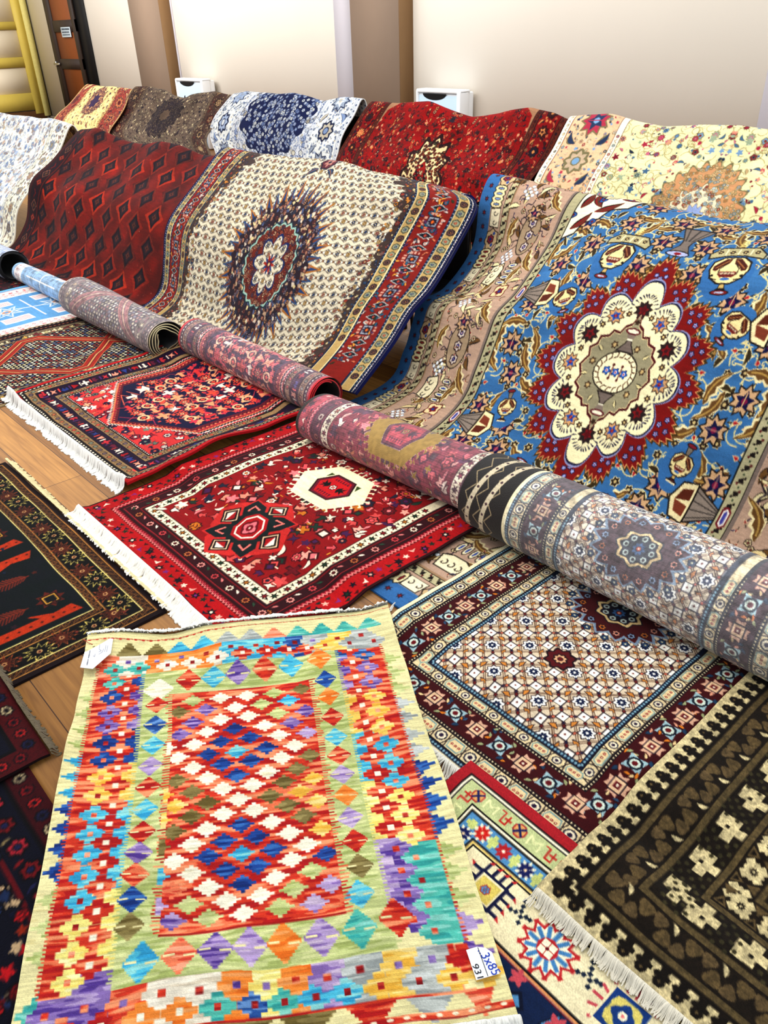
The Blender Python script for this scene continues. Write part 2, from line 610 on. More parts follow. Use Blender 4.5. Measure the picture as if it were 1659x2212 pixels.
GLY = [
    [(-1, .2), (-.4, -.9), (.1, -.2), (.9, -.6), (.6, .3), (1, .9), (.1, .5), (-.6, .9)],
    [(-.9, -.3), (.2, -.3), (.2, -.9), (.8, 0), (.2, .9), (.2, .3), (-.9, .3)],
    [(-1, .6), (-.7, -.6), (-.2, .1), (.3, -.8), (.5, .0), (1, .1), (.4, .8)],
    [(-.8, -.8), (-.2, -.3), (.6, -.8), (.3, 0), (.9, .6), (.1, .4), (-.5, .9), (-.4, .1)],
    [(-.3, -1), (.3, -1), (.3, -.3), (1, -.3), (1, .3), (.3, .3), (.3, 1), (-.3, 1), (-.3, .3), (-1, .3), (-1, -.3), (-.3, -.3)],
    [(0, -1), (.8, .7), (-.8, .7)],
]


def glyph(b, r, s, out, fill):
    P = np.array(GLY[r.randrange(len(GLY))]) * s
    b.push(0, 0, r.choice([0, 90, 180, 270]), r.choice([-1, 1]), 1)
    if out: b.poly(P * 1.3, out)
    b.poly(P, fill)
    b.pop()


def clutter(b, x0, y0, x1, y1, n, s, cols, seed=0, out=None, kinds='rglb', mirror=False):
    r = random.Random(seed)
    pts = []
    for i in range(n):
        # rough poisson: best of 5
        best, bd = None, -1
        for _ in range(5):
            p = (r.uniform(x0, x1), r.uniform(y0, y1))
            d = min([(p[0] - q[0]) ** 2 + (p[1] - q[1]) ** 2 for q in pts[-60:]] or [9e9])
            if d > bd: best, bd = p, d
        pts.append(best)
        k = r.choice(kinds); c = r.choice(cols); c2 = r.choice(cols); sz = s * r.uniform(.7, 1.25)
        o = out if out else r.choice(cols)
        b.push(*best, r.uniform(0, 360) if k in 'lb' else r.choice([0, 45, 90]))
        if k == 'r': rose(b, sz, o, c, c2, n=r.choice([5, 6, 8]))
        elif k == 'g': glyph(b, r, sz * .8, out, c)
        elif k == 'l': leaf(b, sz * 1.8, sz * .5, o, c, None, r.uniform(-.5, .5))
        elif k == 'b': boteh(b, sz * .8, o, c, c2)
        elif k == 'd': diamond(b, sz, sz, o); diamond(b, sz * .6, sz * .6, c)
        elif k == 'p': palmette(b, sz, o, c, c2, c)
        elif k == 's': b.star(0, 0, sz, c, 5, .5)
        elif k == 'v': curl(b, sz, c, sz * .22)
        elif k == 't': b.circ(0, 0, sz * .5, c, 6)
        b.pop()


def vines(b, x0, y0, x1, y1, n, c, w, seed=0, L=12):
    r = random.Random(seed)
    for _ in range(n):
        x, y, a = r.uniform(x0, x1), r.uniform(y0, y1), r.uniform(0, 6.28)
        k = r.choice([-1, 1]) * r.uniform(.25, .6)
        pts = [(x, y)]
        for i in range(8):
            a += k; x += math.cos(a) * L / 8; y += math.sin(a) * L / 8
            if not (x0 < x < x1 and y0 < y < y1): break
            pts.append((x, y))
        if len(pts) > 1: b.line(pts, w, c)


# ------------------------------------------------------------------ the fine herati ground shared by three of the rugs
def herati_tile(p, s=7.2, bg='dacbb4', out='3a2a34', ros='1d2b52', ora='d0944c', wht='f2efe6', red='7c2a28'):
    T = Board(s * 2, s * 2, p, bg)

    def unit(i, big):
        diamond(T, s * .48, s * .48, '7a5c48'); diamond(T, s * .43, s * .43, bg)
        if big:
            T.star(0, 0, s * .34, out, 8, .25); T.star(0, 0, s * .3, wht, 8, .3); T.star(0, 0, s * .19, ros, 8, .3); T.circ(0, 0, s * .06, wht, 5)
            for k in range(4):
                T.push(0, 0, 90 * k); leaf_(T, s * 1.45, ora, out); T.pop()
        else:
            T.rect(-s * .19, -s * .19, s * .19, s * .19, out); T.rect(-s * .15, -s * .15, s * .15, s * .15, wht); T.circ(0, 0, s * .05, red, 4)
            for k in range(4):
                T.push(0, 0, 45 + 90 * k); T.circ(s * .3, 0, s * .085, out, 5); T.circ(s * .3, 0, s * .06, 'c87860' if k % 2 else red, 5); T.circ(s * .42, 0, s * .045, ros, 5); T.pop()

    def leaf_(T, s, c, o):
        T.push(s * .36, 0, 90)
        T.poly([(-s * .16, s * .02), (0, -s * .11), (s * .16, s * .02), (0, s * .05)], o)
        T.poly([(-s * .12, 0), (0, -s * .08), (s * .12, 0), (0, s * .03)], c)
        T.pop()
    for j in range(-1, 4):
        for i in range(-1, 4):
            for (ox, oy, bgk) in ((0, 0, 1), (.5, .5, 0)):
                T.push((i + ox) * s, (j + oy) * s); unit(0, bgk and (i + j) % 2 == 0 or (not bgk) * 0); T.pop()
    return T


# ================================================================== KILIM
def kilim_board():
    w, h, p = 88.0, 120.0, .2
    b = Board(w, h, p, 'e3d9a0')
    col = dict(w='efe8cf', g='b9c07c', o='8a7a45', p='8f6fb0', l='b79cc4', b='1f4a94', d='2b5f9e', c='4fb7cf', t='54b9a8', y='efc654', Y='f0df84', r='d8331f', s='ee8358', O='f08c2c', e='b4b7b0', x='e9d9c0', k='9c1820')
    rr = random.Random(5)
    # red ground: streaked mixture
    n1 = vnoise(b.H, b.W, 8, 70, 1); n2 = vnoise(b.H, b.W, 6, 40, 2)
    yy, xx = np.mgrid[0:b.H, 0:b.W]
    # slightly slanted streaks: shear rows
    sh = (n1 * .6 + n2 * .4)
    red = np.empty((b.H, b.W, 3), np.float32)
    red[:] = rgb('d63a22')
    red[sh > .56] = rgb('ef7a50'); red[sh < .40] = rgb('b81a1c'); red[(sh > .66)] = rgb('f49a6c')
    def tone(base, light, dark, seed, cut=(.38, .62)):
        a = vnoise(b.H, b.W, 7, 60, seed) * .6 + vnoise(b.H, b.W, 5, 34, seed + 1) * .4
        m = np.empty((b.H, b.W, 3), np.float32); m[:] = rgb(base)
        m[a > cut[1]] = rgb(light); m[a < cut[0]] = rgb(dark)
        return m
    T = dict(r=red, g=tone('c3cb88', 'd7da9c', 'a9b56a', 11), p=tone('8e72b4', 'b7a0cb', '5b3c96', 12), l=tone('b49cc8', 'cdb9d2', '8d6db2', 13),
             b=tone('1f4c9c', '3a74bc', '16357c', 14), d=tone('2a5aa2', '6a96cc', '1c3f88', 15), c=tone('4ebcd8', '8fd4d4', '2f9cc8', 16), t=tone('58bfae', '8ad2c4', '36a5a0', 17),
             y=tone('f0c85e', 'f3d98c', 'eab23c', 18), Y=tone('f0e284', 'f4ecac', 'ebd46a', 19), s=tone('ee8058', 'f6a684', 'dc4a34', 20), O=tone('f28e34', 'f8a860', 'e8741c', 21),
             e=tone('b8bcb6', 'ccd0cc', '9aa09e', 22), o=tone('8c7c48', 'a3945c', '6f5f2e', 23), w=tone('f0ead2', 'f4f0de', 'e6dcb8', 24, (.2, .8)), x=tone('e6dcc8', 'efe6d4', 'd6c8b0', 25),
             k=tone('a81c20', 'd04030', '8c1018', 26), C=tone('e6dca4', 'eadfa6', 'dccf94', 27, (.25, .8)))
    b.A[:] = T['C']
    # green inner border ring
    b.rect(17.2, 17, 69.5, 105, T['g'])

    def comb(x, y0, y1, c, dirn, amp=1.1):
        y = y0
        while y < y1 - .3:
            L = amp * rr.uniform(.5, 1.3)
            b.rect(min(x, x + dirn * L), y, max(x, x + dirn * L), y + .42, c); y += rr.uniform(.75, .95)

    def jag(x0, x1, y0, y1, c, dirn):
        """side tooth: a stepped half diamond pointing to -x (dirn=-1) or +x"""
        n = 7
        for k in range(n):
            f = 1 - abs((k + .5) / n * 2 - 1) ** .9
            yy0 = y0 + (y1 - y0) * k / n; yy1 = y0 + (y1 - y0) * (k + 1) / n + .05
            if dirn < 0: b.rect(x1 - (x1 - x0) * f - rr.random() * .3, yy0, x1, yy1, c)
            else: b.rect(x0, yy0, x0 + (x1 - x0) * f + rr.random() * .3, yy1, c)

    def flower(x, y, c, mid, rx=3.5, ry=2.9):
        """stepped cross-shaped flower"""
        b.push(x, y)
        for (wx, hy) in ((1, .3), (.72, .55), (.34, 1)):
            b.rect(-rx * wx, -ry * hy, rx * wx, ry * hy, c)
        b.rect(-rx * .2, -ry * .26, rx * .2, ry * .26, mid)
        b.pop()

    # left and right flower bands
    for (xa, xb, dirn, segs, teeth, seed) in (
        (4.2, 17.3, 1, [('t', 13, 18), ('b', 18, 23.5), ('p', 23.5, 37.5), ('b', 37.5, 48.5), ('y', 48.5, 60), ('c', 60, 84), ('Y', 84, 101), ('p', 101, 106)],
         [('g', 18, 6), ('g', 24, 6), ('g', 30, 6), ('g', 36, 5), ('c', 42, 4), ('c', 47, 4), ('c', 52, 4), ('b', 56, 5), ('b', 61, 5), ('b', 66, 6), ('b', 72, 6), ('g', 79, 5), ('g', 85, 5), ('g', 91, 5), ('t', 100, 8)], 3),
        (82.3, 69.4, -1, [('d', 13, 20), ('p', 20, 33), ('y', 33, 47), ('c', 47, 63), ('Y', 63, 80), ('l', 80, 101)],
         [('g', 16, 6), ('g', 22, 6), ('g', 28, 6), ('e', 34, 5), ('e', 39, 5), ('e', 45, 5), ('e', 50, 5), ('b', 55, 6), ('b', 61, 5), ('b', 66, 6), ('b', 72, 6), ('g', 79, 5), ('g', 84, 5), ('g', 90, 5), ('l', 95, 6), ('p', 101, 6)], 4)):
        lo, hi = min(xa, xb), max(xa, xb)
        for c, y0, L in teeth:
            y0 += 3
            if dirn > 0: jag(.7, 4.6, y0, y0 + L + .6, T[c], -1)
            else: jag(82.0, 87.0, y0, y0 + L + .8, T[c], 1)
        for c, y0, y1 in segs:
            b.rect(lo, y0, hi, y1 + .1, T[c])
        # red outer half, with flowers interlocking
        y = 13.2 if dirn > 0 else 12.5
        k = 0
        xr = xa + dirn * 5.2
        b.rect(min(xa, xr), y, max(xa, xr), 105, T['r'])
        comb(xa, y, 105, T['r'], -dirn, .8)
        comb(xb, 14, 104, T['g'], -dirn)
        if dirn < 0:
            b.rect(min(xa, xr), 82, max(xa, xr), 105, T['t'])
        segc = lambda yy: next((c for c, a, z in segs if a <= yy < z), 'p')
        yy = 17.0
        while yy < 103:
            c = segc(yy)
            xc_in = xa + dirn * 8.6; xc_out = xa + dirn * 5.0
            fr = 'r' if not (dirn < 0 and yy > 80) else 'p'
            flower(xc_in, yy, T[fr], T['w'] if fr == 'r' else T['r'], 3.3, 2.7)
            flower(xc_out, yy + 2.75, T[c] if not (dirn < 0 and yy > 80) else T['t'], T['s'] if rr.random() < .6 else T['k'], 3.1, 2.6)
            yy += 5.5
    # top and bottom flower bands
    for (y0, y1, seq, inv) in ((8.4, 16.9, [('s', 't', 5.5), ('x', 't', 12), ('O', 'x', 20), ('O', 'x', 27), ('O', 'x', 34), ('c', 'r', 41), ('c', 'r', 48), ('c', 'r', 54), ('d', 'r', 59), ('e', 'y', 64), ('y', 'e', 71), ('e', 'e', 78)], 0),
                               (105, 114.2, [('p', 'r', 6), ('p', 'r', 13), ('r', 'O', 20), ('x', 'O', 26.5), ('x', 't', 33), ('O', 'd', 39.5), ('Y', 't', 45), ('O', 'c', 50.5), ('l', 'c', 56), ('e', 'y', 62), ('y', 'e', 69), ('e', 'y', 75.5), ('r', 'y', 81.5)], 1)):
        for i, (c, f, x) in enumerate(seq):
            nx = seq[i + 1][2] if i + 1 < len(seq) else 82.5
            b.rect(x - 2.6 if i else 4.2, y0, nx - 2.4, y1, T[c])
        for i, (c, f, x) in enumerate(seq):
            flower(x, y0 + 2.6 if i % 2 else y0 + 3, T[c], T[rr.choice('rkp')], 3.4, 2.7)
            flower(x + 3.2, y1 - 2.9, T[f], T['w'] if f in 'rO' else T['k'], 3.2, 2.7)
    # triangles
    for x, c in ((12, 'o'), (19.5, 'o'), (26.2, 'c'), (33, 'c'), (40, 'e'), (46.8, 'e'), (53.5, 's'), (60.5, 't'), (67.3, 't'), (74, 't'), (81, 't')):
        yb = 8.6
        for k in range(6):
            hw = 3.4 * (1 - k / 6.2)
            b.rect(x - hw, yb - .75 * (k + 1), x + hw, yb - .75 * k + .05, T[c])
    for x, c, hwm in ((4, 'r', 6), (16, 'k', 5), (29, 'k', 5), (41, 'o', 4.8), (52, 'o', 4.8), (63, 'r', 4.4), (73.5, 'e', 4.2), (82.5, 's', 2.6)):
        for k in range(7):
            hw = hwm * (1 - k / 7.2)
            b.rect(x - hw, 114 + .68 * k, x + hw, 114 + .68 * (k + 1) + .05, T[c])
    b.line([(0, 114.1), (82, 113.9)], .5, T['r'])
    # red cords near both ends
    x = 0
    while x < 88:
        b.line([(x, 2.9 - .015 * x), (x + 2.2, 2.7 - .015 * x)], .22, 'c8402c')
        if x < 40: b.circ(x + 1, 2.9 - .015 * x, .55, 'cc2a20', 6, .35)
        x += 2.1
    b.line([(8, 119.2 - .9), (88, 117.6)], 1.15, T['k'])
    b.line([(0, 118.6), (88, 117.3)], 1.1, T['r'])
    for k in range(30):
        x = 2 + k * 2.9; b.circ(x, 118.6 - x * .0148, .62, 'f0e8c8', 7, .33)
    # diamonds in the green ring
    def dia(x, y, c, rx, ry):
        b.push(x, y)
        diamond(b, rx, ry, T[c], 7)
        g = 'C'
        b.rect(-rx * .9, -ry * .12, -rx * .25, ry * .0, T[g]); b.rect(rx * .25, ry * .02, rx * .9, ry * .14, T[g])
        b.pop()
    for y, c in zip((24, 29.8, 36.8, 43.5, 50.3, 56.8, 63.3, 69.6, 75.2, 81, 87, 93), 'wrdclrcrprbo'):
        dia(21.2 - (y - 29) * .03, y, c, 2.9 if y > 27 else 4, 3.0 if y > 27 else 4.2)
    for y, c in zip((27.5, 33.5, 40.5, 47.5, 53.8, 60, 66.5, 73, 79.5, 86), 'bOrcrlOlro'):
        dia(65.6, y, c, 2.8, 3.0)
    for x, c in zip((29.3, 36, 42.6, 49.9, 57.1, 64.9), 'rcprcO'):
        dia(x, 21.2 - (x - 29) * .05, c, 3.3, 4.1)
    for x, c in zip((22.2, 29.2, 35.8, 42.3, 48.9, 56, 63.2), 'csplOlt'[:7]):
        dia(x, 100.6 - (x - 22) * .02, c, 3.3, 4.1)
    dia(70.5, 98.7, 'r', 3.3, 4.1)
    dia(64.4, 92.5, 'c', 2.9, 3.2)
    # the red field
    fx0, fx1, fy0, fy1 = 25.2, 61.2, 26.4, 95.9
    b.rect(fx0, fy0, fx1, fy1, T['r'])
    comb(fx0, fy0, fy1, T['r'], -1, 1.6); comb(fx1, fy0, fy1, T['r'], 1, 1.6)
    rows = ['..g.w.w.g.o', '.o.p.w.g.c.', '..p.w.w.g.p', '.p.w.b.w.p.p', 'w.w.b.b.w.l', '.w.b.c.b.w.', '..w.b.b.w.o', '.o.w.b.w.o.', 'y.o.w.w.o.y', '.y.o.w.o.y.',
            'y.o.w.w.o.y', '.o.w.b.w.o.', 'o.w.b.b.w.y', '.w.b.c.b.w.', 'c.w.b.b.w.b', '.s.w.b.w.g.', 'l.g.w.w.g.l', '.p.g.w.g.l.']
    ys = np.interp(np.arange(18), [0, 5, 13, 17], [29.5, 49.2, 78.1, 92.6])
    for j, row in enumerate(rows):
        for i, ch in enumerate(row):
            if ch == '.': continue
            x = 41.3 + (i - 5) * 3.55 + rr.uniform(-.25, .25); y = ys[j] + rr.uniform(-.2, .2)
            if x > fx1 - .3: continue
            b.push(x, y)
            for (wx, hy) in ((2.95, .34), (1.95, .85), (1.35, 1.5), (.45, 2.15)):
                x0, x1 = max(-wx, fx0 - x), min(wx, fx1 - x)
                b.rect(x0, -hy, x1, hy, T[ch])
            b.pop()
    b.line([(fx0, fy1), (fx1, fy1)], .5, 'b01818')
    n = vnoise(b.H, b.W, 3, 26, 77) - .5
    b.A *= (1 + .16 * n)[..., None]
    rows_ = (np.arange(b.H) // 2) % 2
    b.A *= (1 - .035 * rows_)[:, None, None]
    return b
# ================================================================== boards for the floor rugs
def karaja_board(w=113, h=108, p=.28):
    """red rug with an ivory hooked medallion and a dark star"""
    b = Board(w, h, p, 'a3141c')
    r = random.Random(3)
    RED, DK, PK = '9a141c', '4a0c18', 'd9737a'
    b.frame(0, 8, 'b81520', 'LRB'); b.frame(0, .8, '2a0d14', 'LRB')

    def outer(k):
        c = ['e8b9a8', 'f0e0cc', '1c1a2c', '27402c', '8f3a86'][k % 5]
        b.push(0, r.uniform(-1.4, 1.4), r.uniform(-40, 40))
        if k % 3 == 0: b.spike(0, 0, 1.9, '1b1722', 6, .5); b.circ(0, 0, .6, c, 6)
        elif k % 3 == 1: b.poly([(-1.6, .8), (0, -1.2), (1.4, .6), (0, .1)], c)
        else: b.star(0, 0, 1.3, c, 5, .6)
        b.pop()
        b.push(1.3, r.choice([-2.4, 2.4])); b.poly([(-1.1, .5), (0, -.8), (1.2, .3)], r.choice(['2a2438', '5a0e18', '1f3a30'])); b.pop()
    b.run(4.2, 3.6, outer, 'LRB', c0=3)
    b.frame(8, 10.4, '7a0f1a', 'LRB')
    b.zig(8.9, .55, 1.5, .42, 'e69a92', 'LRB'); b.zig(9.5, -.45, 1.5, .3, 'c9485a', 'LRB')
    b.frame(10.4, 11, '3a0a12', 'LRB')
    b.frame(11, 17, '47101c', 'LRB')
    b.frame(16, 16.5, '8d1c26', 'LRB'); b.frame(11.6, 11.9, 'a63038', 'LRB')

    def mid(k):
        if k % 2 == 0: rose(b, 1.9, '2a0b14', ['e8a79c', 'c07a4a', 'e9d9c4', 'd25a5e'][k // 2 % 4], '6d1420', n=8)
        else:
            b.push(0, 0, 30); leaf(b, 2.4, .8, '2a0b14', ['efe0cf', '3f5a44', 'd98a86'][k % 3]); b.pop()
    b.run(14, 4.4, mid, 'LRB', c0=13)
    b.frame(17, 21.6, 'efe5c8', 'LRB'); b.frame(17, 17.35, '30101a', 'LRB'); b.frame(21.3, 21.6, '30101a', 'LRB')

    def iv(k):
        b.spike(0, 0, 1.75, '20141a', 6, .45, k * 30); b.star(0, 0, .95, ['8f1c26', '2f4a34', 'b0762e', '7a1620'][k % 4], 5, .5)
        b.poly([(1.9, 1.7), (2.6, -.4), (3.3, 1.6), (2.6, .8)], '20141a')
        b.poly([(1.9, -1.7), (2.4, -.9), (3.1, -1.7)], '7a1620')
    b.run(19.3, 4.9, iv, 'LRB', c0=19)
    # field
    b.rect(21.6, 0, w - 21.6, h - 21.6, RED)
    clutter(b, 23, 0, w - 23, h - 23, 300, 2.5, ['e06a6e', 'efe0cc', 'efe0cc', 'e9b0a0', 'd99a84', '2b4a3a', '7c1526', 'c9822c', '5a2a5c', 'e2898a', '303046', 'd4605c'], 5, '4c0c16', 'ggrgdsl')
    r2 = random.Random(9)
    for i in range(130):
        b.push(r2.uniform(23, w - 23), r2.uniform(0, h - 24), r2.choice([0, 45, 90])); b.rect(-.9, -.22, .9, .22, r2.choice(['e9d2bc', 'e87d78', '2a2230', 'd9a03c'])); b.pop()
    # ivory hooked hexagon
    b.push(57, 34)
    hexa = lambda a, c: [(-a, 0), (-a * .55, -c), (a * .55, -c), (a, 0), (a * .55, c), (-a * .55, c)]
    P = hexa(17.5, 12.5)
    for i in range(6):
        a0, a1 = np.array(P[i]), np.array(P[(i + 1) % 6]); d = a1 - a0; L = np.linalg.norm(d)
        b.push(a0[0], a0[1], math.degrees(math.atan2(d[1], d[0])))
        hook_row(b, L, max(5, int(L / 2.6)), 2.1, 'efe6c6', .7)
        b.pop()
    b.poly(P, 'efe6c6')
    b.poly(hexa(9.6, 7.6), '2a1218'); b.poly(hexa(8.9, 7.0), '7c1a3a'); b.poly([(x * .86, y * .86) for x, y in hexa(8.9, 7)], 'c6242c')
    for sg in (-1, 1):
        b.push(0, sg * 5.6, 0 if sg < 0 else 180); b.push(-4, 0); hook_row(b, 8, 6, -1.1, '6a1838', .5); b.pop(); b.pop()
        b.poly([(sg * 8.6, -6.8), (sg * 8.6, -3.4), (sg * 6.4, -6.6)], '4a5a2e'); b.poly([(sg * 8.6, 6.8), (sg * 8.6, 3.4), (sg * 6.4, 6.6)], 'efe6c6')
        b.push(sg * 3.7, 0, 0, sg, 1)
        b.poly([(-1.4, -.6), (0, -2.2), (.4, -.9), (2.2, -2.4), (1.4, -.3), (3, 0), (1.4, .5), (2.2, 2.3), (.4, .9), (0, 2.2), (-1.4, .6)], '1a1718')
        b.pop()
    rose(b, 1.9, '5a0f18', 'efe2d2', 'c6242c', 'efe6c6', 6); b.pop()
    # dark green star medallion
    b.push(57, 71, 0, 1.28)
    for a in range(0, 360, 90):
        b.push(0, 0, a + 0)
        b.poly([(-4.6, -3), (-4.6, -8), (-6.8, -8.6), (-6.2, -10.4), (0, -14.4), (6.2, -10.4), (6.8, -8.6), (4.6, -8), (4.6, -3)], 'c63c38')
        b.pop()
    for a in range(0, 360, 90):
        b.push(0, 0, a + 45)
        b.poly([(-3.8, 0), (-3.8, -9), (0, -13.5), (3.8, -9), (3.8, 0)], 'c63c38'); b.poly([(-3.2, 0), (-3.2, -8.8), (0, -12.6), (3.2, -8.8), (3.2, 0)], '1f2a2c')
        b.poly([(-1.9, -7.2), (0, -9.8), (1.9, -7.2), (0, -5)], 'e58a80'); b.poly([(-1.1, -7.2), (0, -8.8), (1.1, -7.2), (0, -5.9)], '23181c')
        b.line([(0, -3), (0, -6)], .35, 'efe0cc')
        b.pop()
    b.star(0, 0, 7.4, '1f3030', 8, .12)
    for a in range(0, 360, 90):
        b.push(0, -9.3, 0) if False else b.push(0, 0, a)
        diamond_pts = [(0, -13.2), (3.6, -9.4), (0, -5.6), (-3.6, -9.4)]
        b.poly(diamond_pts, '23181c'); b.poly([(0, -12.5), (3, -9.4), (0, -6.3), (-3, -9.4)], 'e6c9a8'); b.poly([(0, -12), (2.6, -9.4), (0, -6.8), (-2.6, -9.4)], '23181c')
        b.poly([(0, -11.2), (1.9, -9.4), (0, -7.6), (-1.9, -9.4)], 'efe6d6'); b.poly([(1.9, -9.4), (0, -7.6), (-1.9, -9.4)], 'b01c24')
        b.pop()
    oc = lambda q: [(q * math.cos(math.radians(22.5 + 45 * k)), q * math.sin(math.radians(22.5 + 45 * k))) for k in range(8)]
    b.poly(oc(5.4), 'b81c26'); b.poly(oc(4.5), 'efe6d6'); b.poly(oc(3.9), 'b81c26')
    rose(b, 3, '7a1424', 'e58a90', '8f1c30', 'efd0c0', 4)
    b.pop()
    return b


def hamadan_board(w=124, h=97, p=.34):
    b = Board(w, h, p, '2a1a3c')
    r = random.Random(4)
    SAL = 'e0584c'
    b.frame(0, 2.6, 'b8131c', 'LRB'); b.frame(2.6, 5, '1a1218', 'LRB')
    b.run(3.8, 2.2, lambda k: b.rect(-.7, -.32, .5, .32, 'efe6d2'), 'LRB')

    def meander(i0, i1):
        b.frame(i0, i1, 'a88c68', 'LRB')
        c = (i0 + i1) / 2

        def f(k):
            rr = r.choice(['c8604a', '8a9080', 'b87a5a', '7c6a70'])
            b.circ(0, 0, 1.25, '1e1a22', 8); b.circ(0, 0, .95, rr, 7); b.line([(1.2, 1.1), (2.4, .6), (2.2, -1)], .32, '2a2230')
        b.run(c, 4.4, f, 'LRB'); b.frame(i0, i0 + .4, '17131a', 'LRB'); b.frame(i1 - .4, i1, '17131a', 'LRB')
    meander(5, 9.6)
    b.frame(9.6, 16, '31163a', 'LRB')

    def fig(k):
        c = ['c8404c', 'e8a890', '3c4c8c', 'b02030', 'efe0d0', '7a2848'][k % 6]
        glyph(b, r, 2.1, '1c1024', c)
        b.rect(2.6, -1.6, 3.4, 1.2, ['efe6d2', 'e05a50', '6a3c7c'][k % 3])
    b.run(12.8, 5.6, fig, 'LRB', c0=9)
    meander(16, 20)
    b.frame(20, 21.2, '17131a', 'LRB'); b.run(20.6, 1.5, lambda k: b.rect(-.45, -.25, .35, .25, 'efdcd0'), 'LRB')
    # corners: salmon ground
    b.rect(21.2, 0, w - 21.2, h - 21.2, 'cf4848')
    clutter(b, 22, 0, w - 22, h - 22, 300, 2.3, ['e9795e', '27204a', 'f0b090', 'efe0d0', 'a02038', '7c8a7a', '33295c'], 8, '2a1836', 'ggrs')
    cx = w / 2

    def hexs(q):
        return [(cx - 36 - q, -5), (cx - 36 - q, h - 21.2 - 26), (cx, h - 21.2 + .8 + q * .7 - 4), (cx + 36 + q, h - 21.2 - 26), (cx + 36 + q, -5)]

    def zz(q, c, wd, amp, pitch):
        P = hexs(q)
        for a, e in zip(P, P[1:]):
            a, e = np.array(a), np.array(e); d = e - a; L = np.linalg.norm(d); n = int(L / pitch)
            nn = np.array([-d[1], d[0]]) / L
            pts = [a + d * i / (2 * n) + nn * (amp if i % 2 else -amp) for i in range(2 * n + 1)]
            b.line(pts, wd, c)
    b.poly(hexs(3.4), '231c40'); zz(3.6, 'efe0d0', .4, .55, 1.8)
    b.poly(hexs(1.8), 'b03a44'); zz(1.8, 'e8a070', .5, .4, 1.6); b.poly(hexs(-.4), 'e89068'); b.poly(hexs(-2), '7a2038'); zz(-1.6, '6a1830', .9, .8, 2.2)
    b.poly(hexs(-3.4), '1f1c48')
    rr = random.Random(21)
    x0, x1 = cx - 31, cx + 31
    clutter(b, cx - 30, 1, cx + 30, h - 52, 210, 2.0, ['e8604c', 'd84a5c', 'c04050', 'f0a880'], 17, None, 'gs')
    clutter(b, cx - 16, h - 52, cx + 16, h - 40, 30, 1.6, ['e8604c', 'd84a5c', 'f0a880'], 18, None, 'gs')
    # lattice of salmon blossoms
    sub = []
    for j in range(9):
        for i in range(8):
            x = x0 + 4 + i * 7.6 + (3.8 if j % 2 else 0); y = 4 + j * 8
            lim = 31 if y < h - 47 else 31 * (h - 27 - y) / 20
            if abs(x - cx) > lim - 3: continue
            sub.append((x, y, i, j))
    for x, y, i, j in sub:
        if rr.random() < .8: b.line([(x, y), (x + rr.choice([-4, 4]), y + 4), (x + rr.choice([-2, 7]), y + 8)], .5, rr.choice(['c84858', 'e07a5c', 'b03858']))
    for x, y, i, j in sub:
        b.push(x, y)
        k = (i + j * 3) % 4
        if k == 0: rose(b, 4.1, '231c40', 'e9694e', 'f0b48c', '8c1c38', 8, .5)
        elif k == 1:
            oc = [(3.1 * math.cos(math.radians(a + 22)), 3.1 * math.sin(math.radians(a + 22))) for a in range(0, 360, 45)]
            b.poly(oc, 'f0c098'); b.circ(0, 0, 1.9, '231c40', 8); b.star(0, 0, 1.5, 'e9694e', 4, .5)
        else:
            glyph(b, rr, 3.5, '4a1c48', rr.choice(['e8604c', 'f0a880', 'efe0d0', 'd84a4c']))
        b.pop()
        b.push(x + 3.8, y + rr.uniform(-1, 1)); glyph(b, rr, 2.3, None, rr.choice(['e8604c', 'd84a5c', 'f0b090', 'e0584c'])); b.pop()
    return b


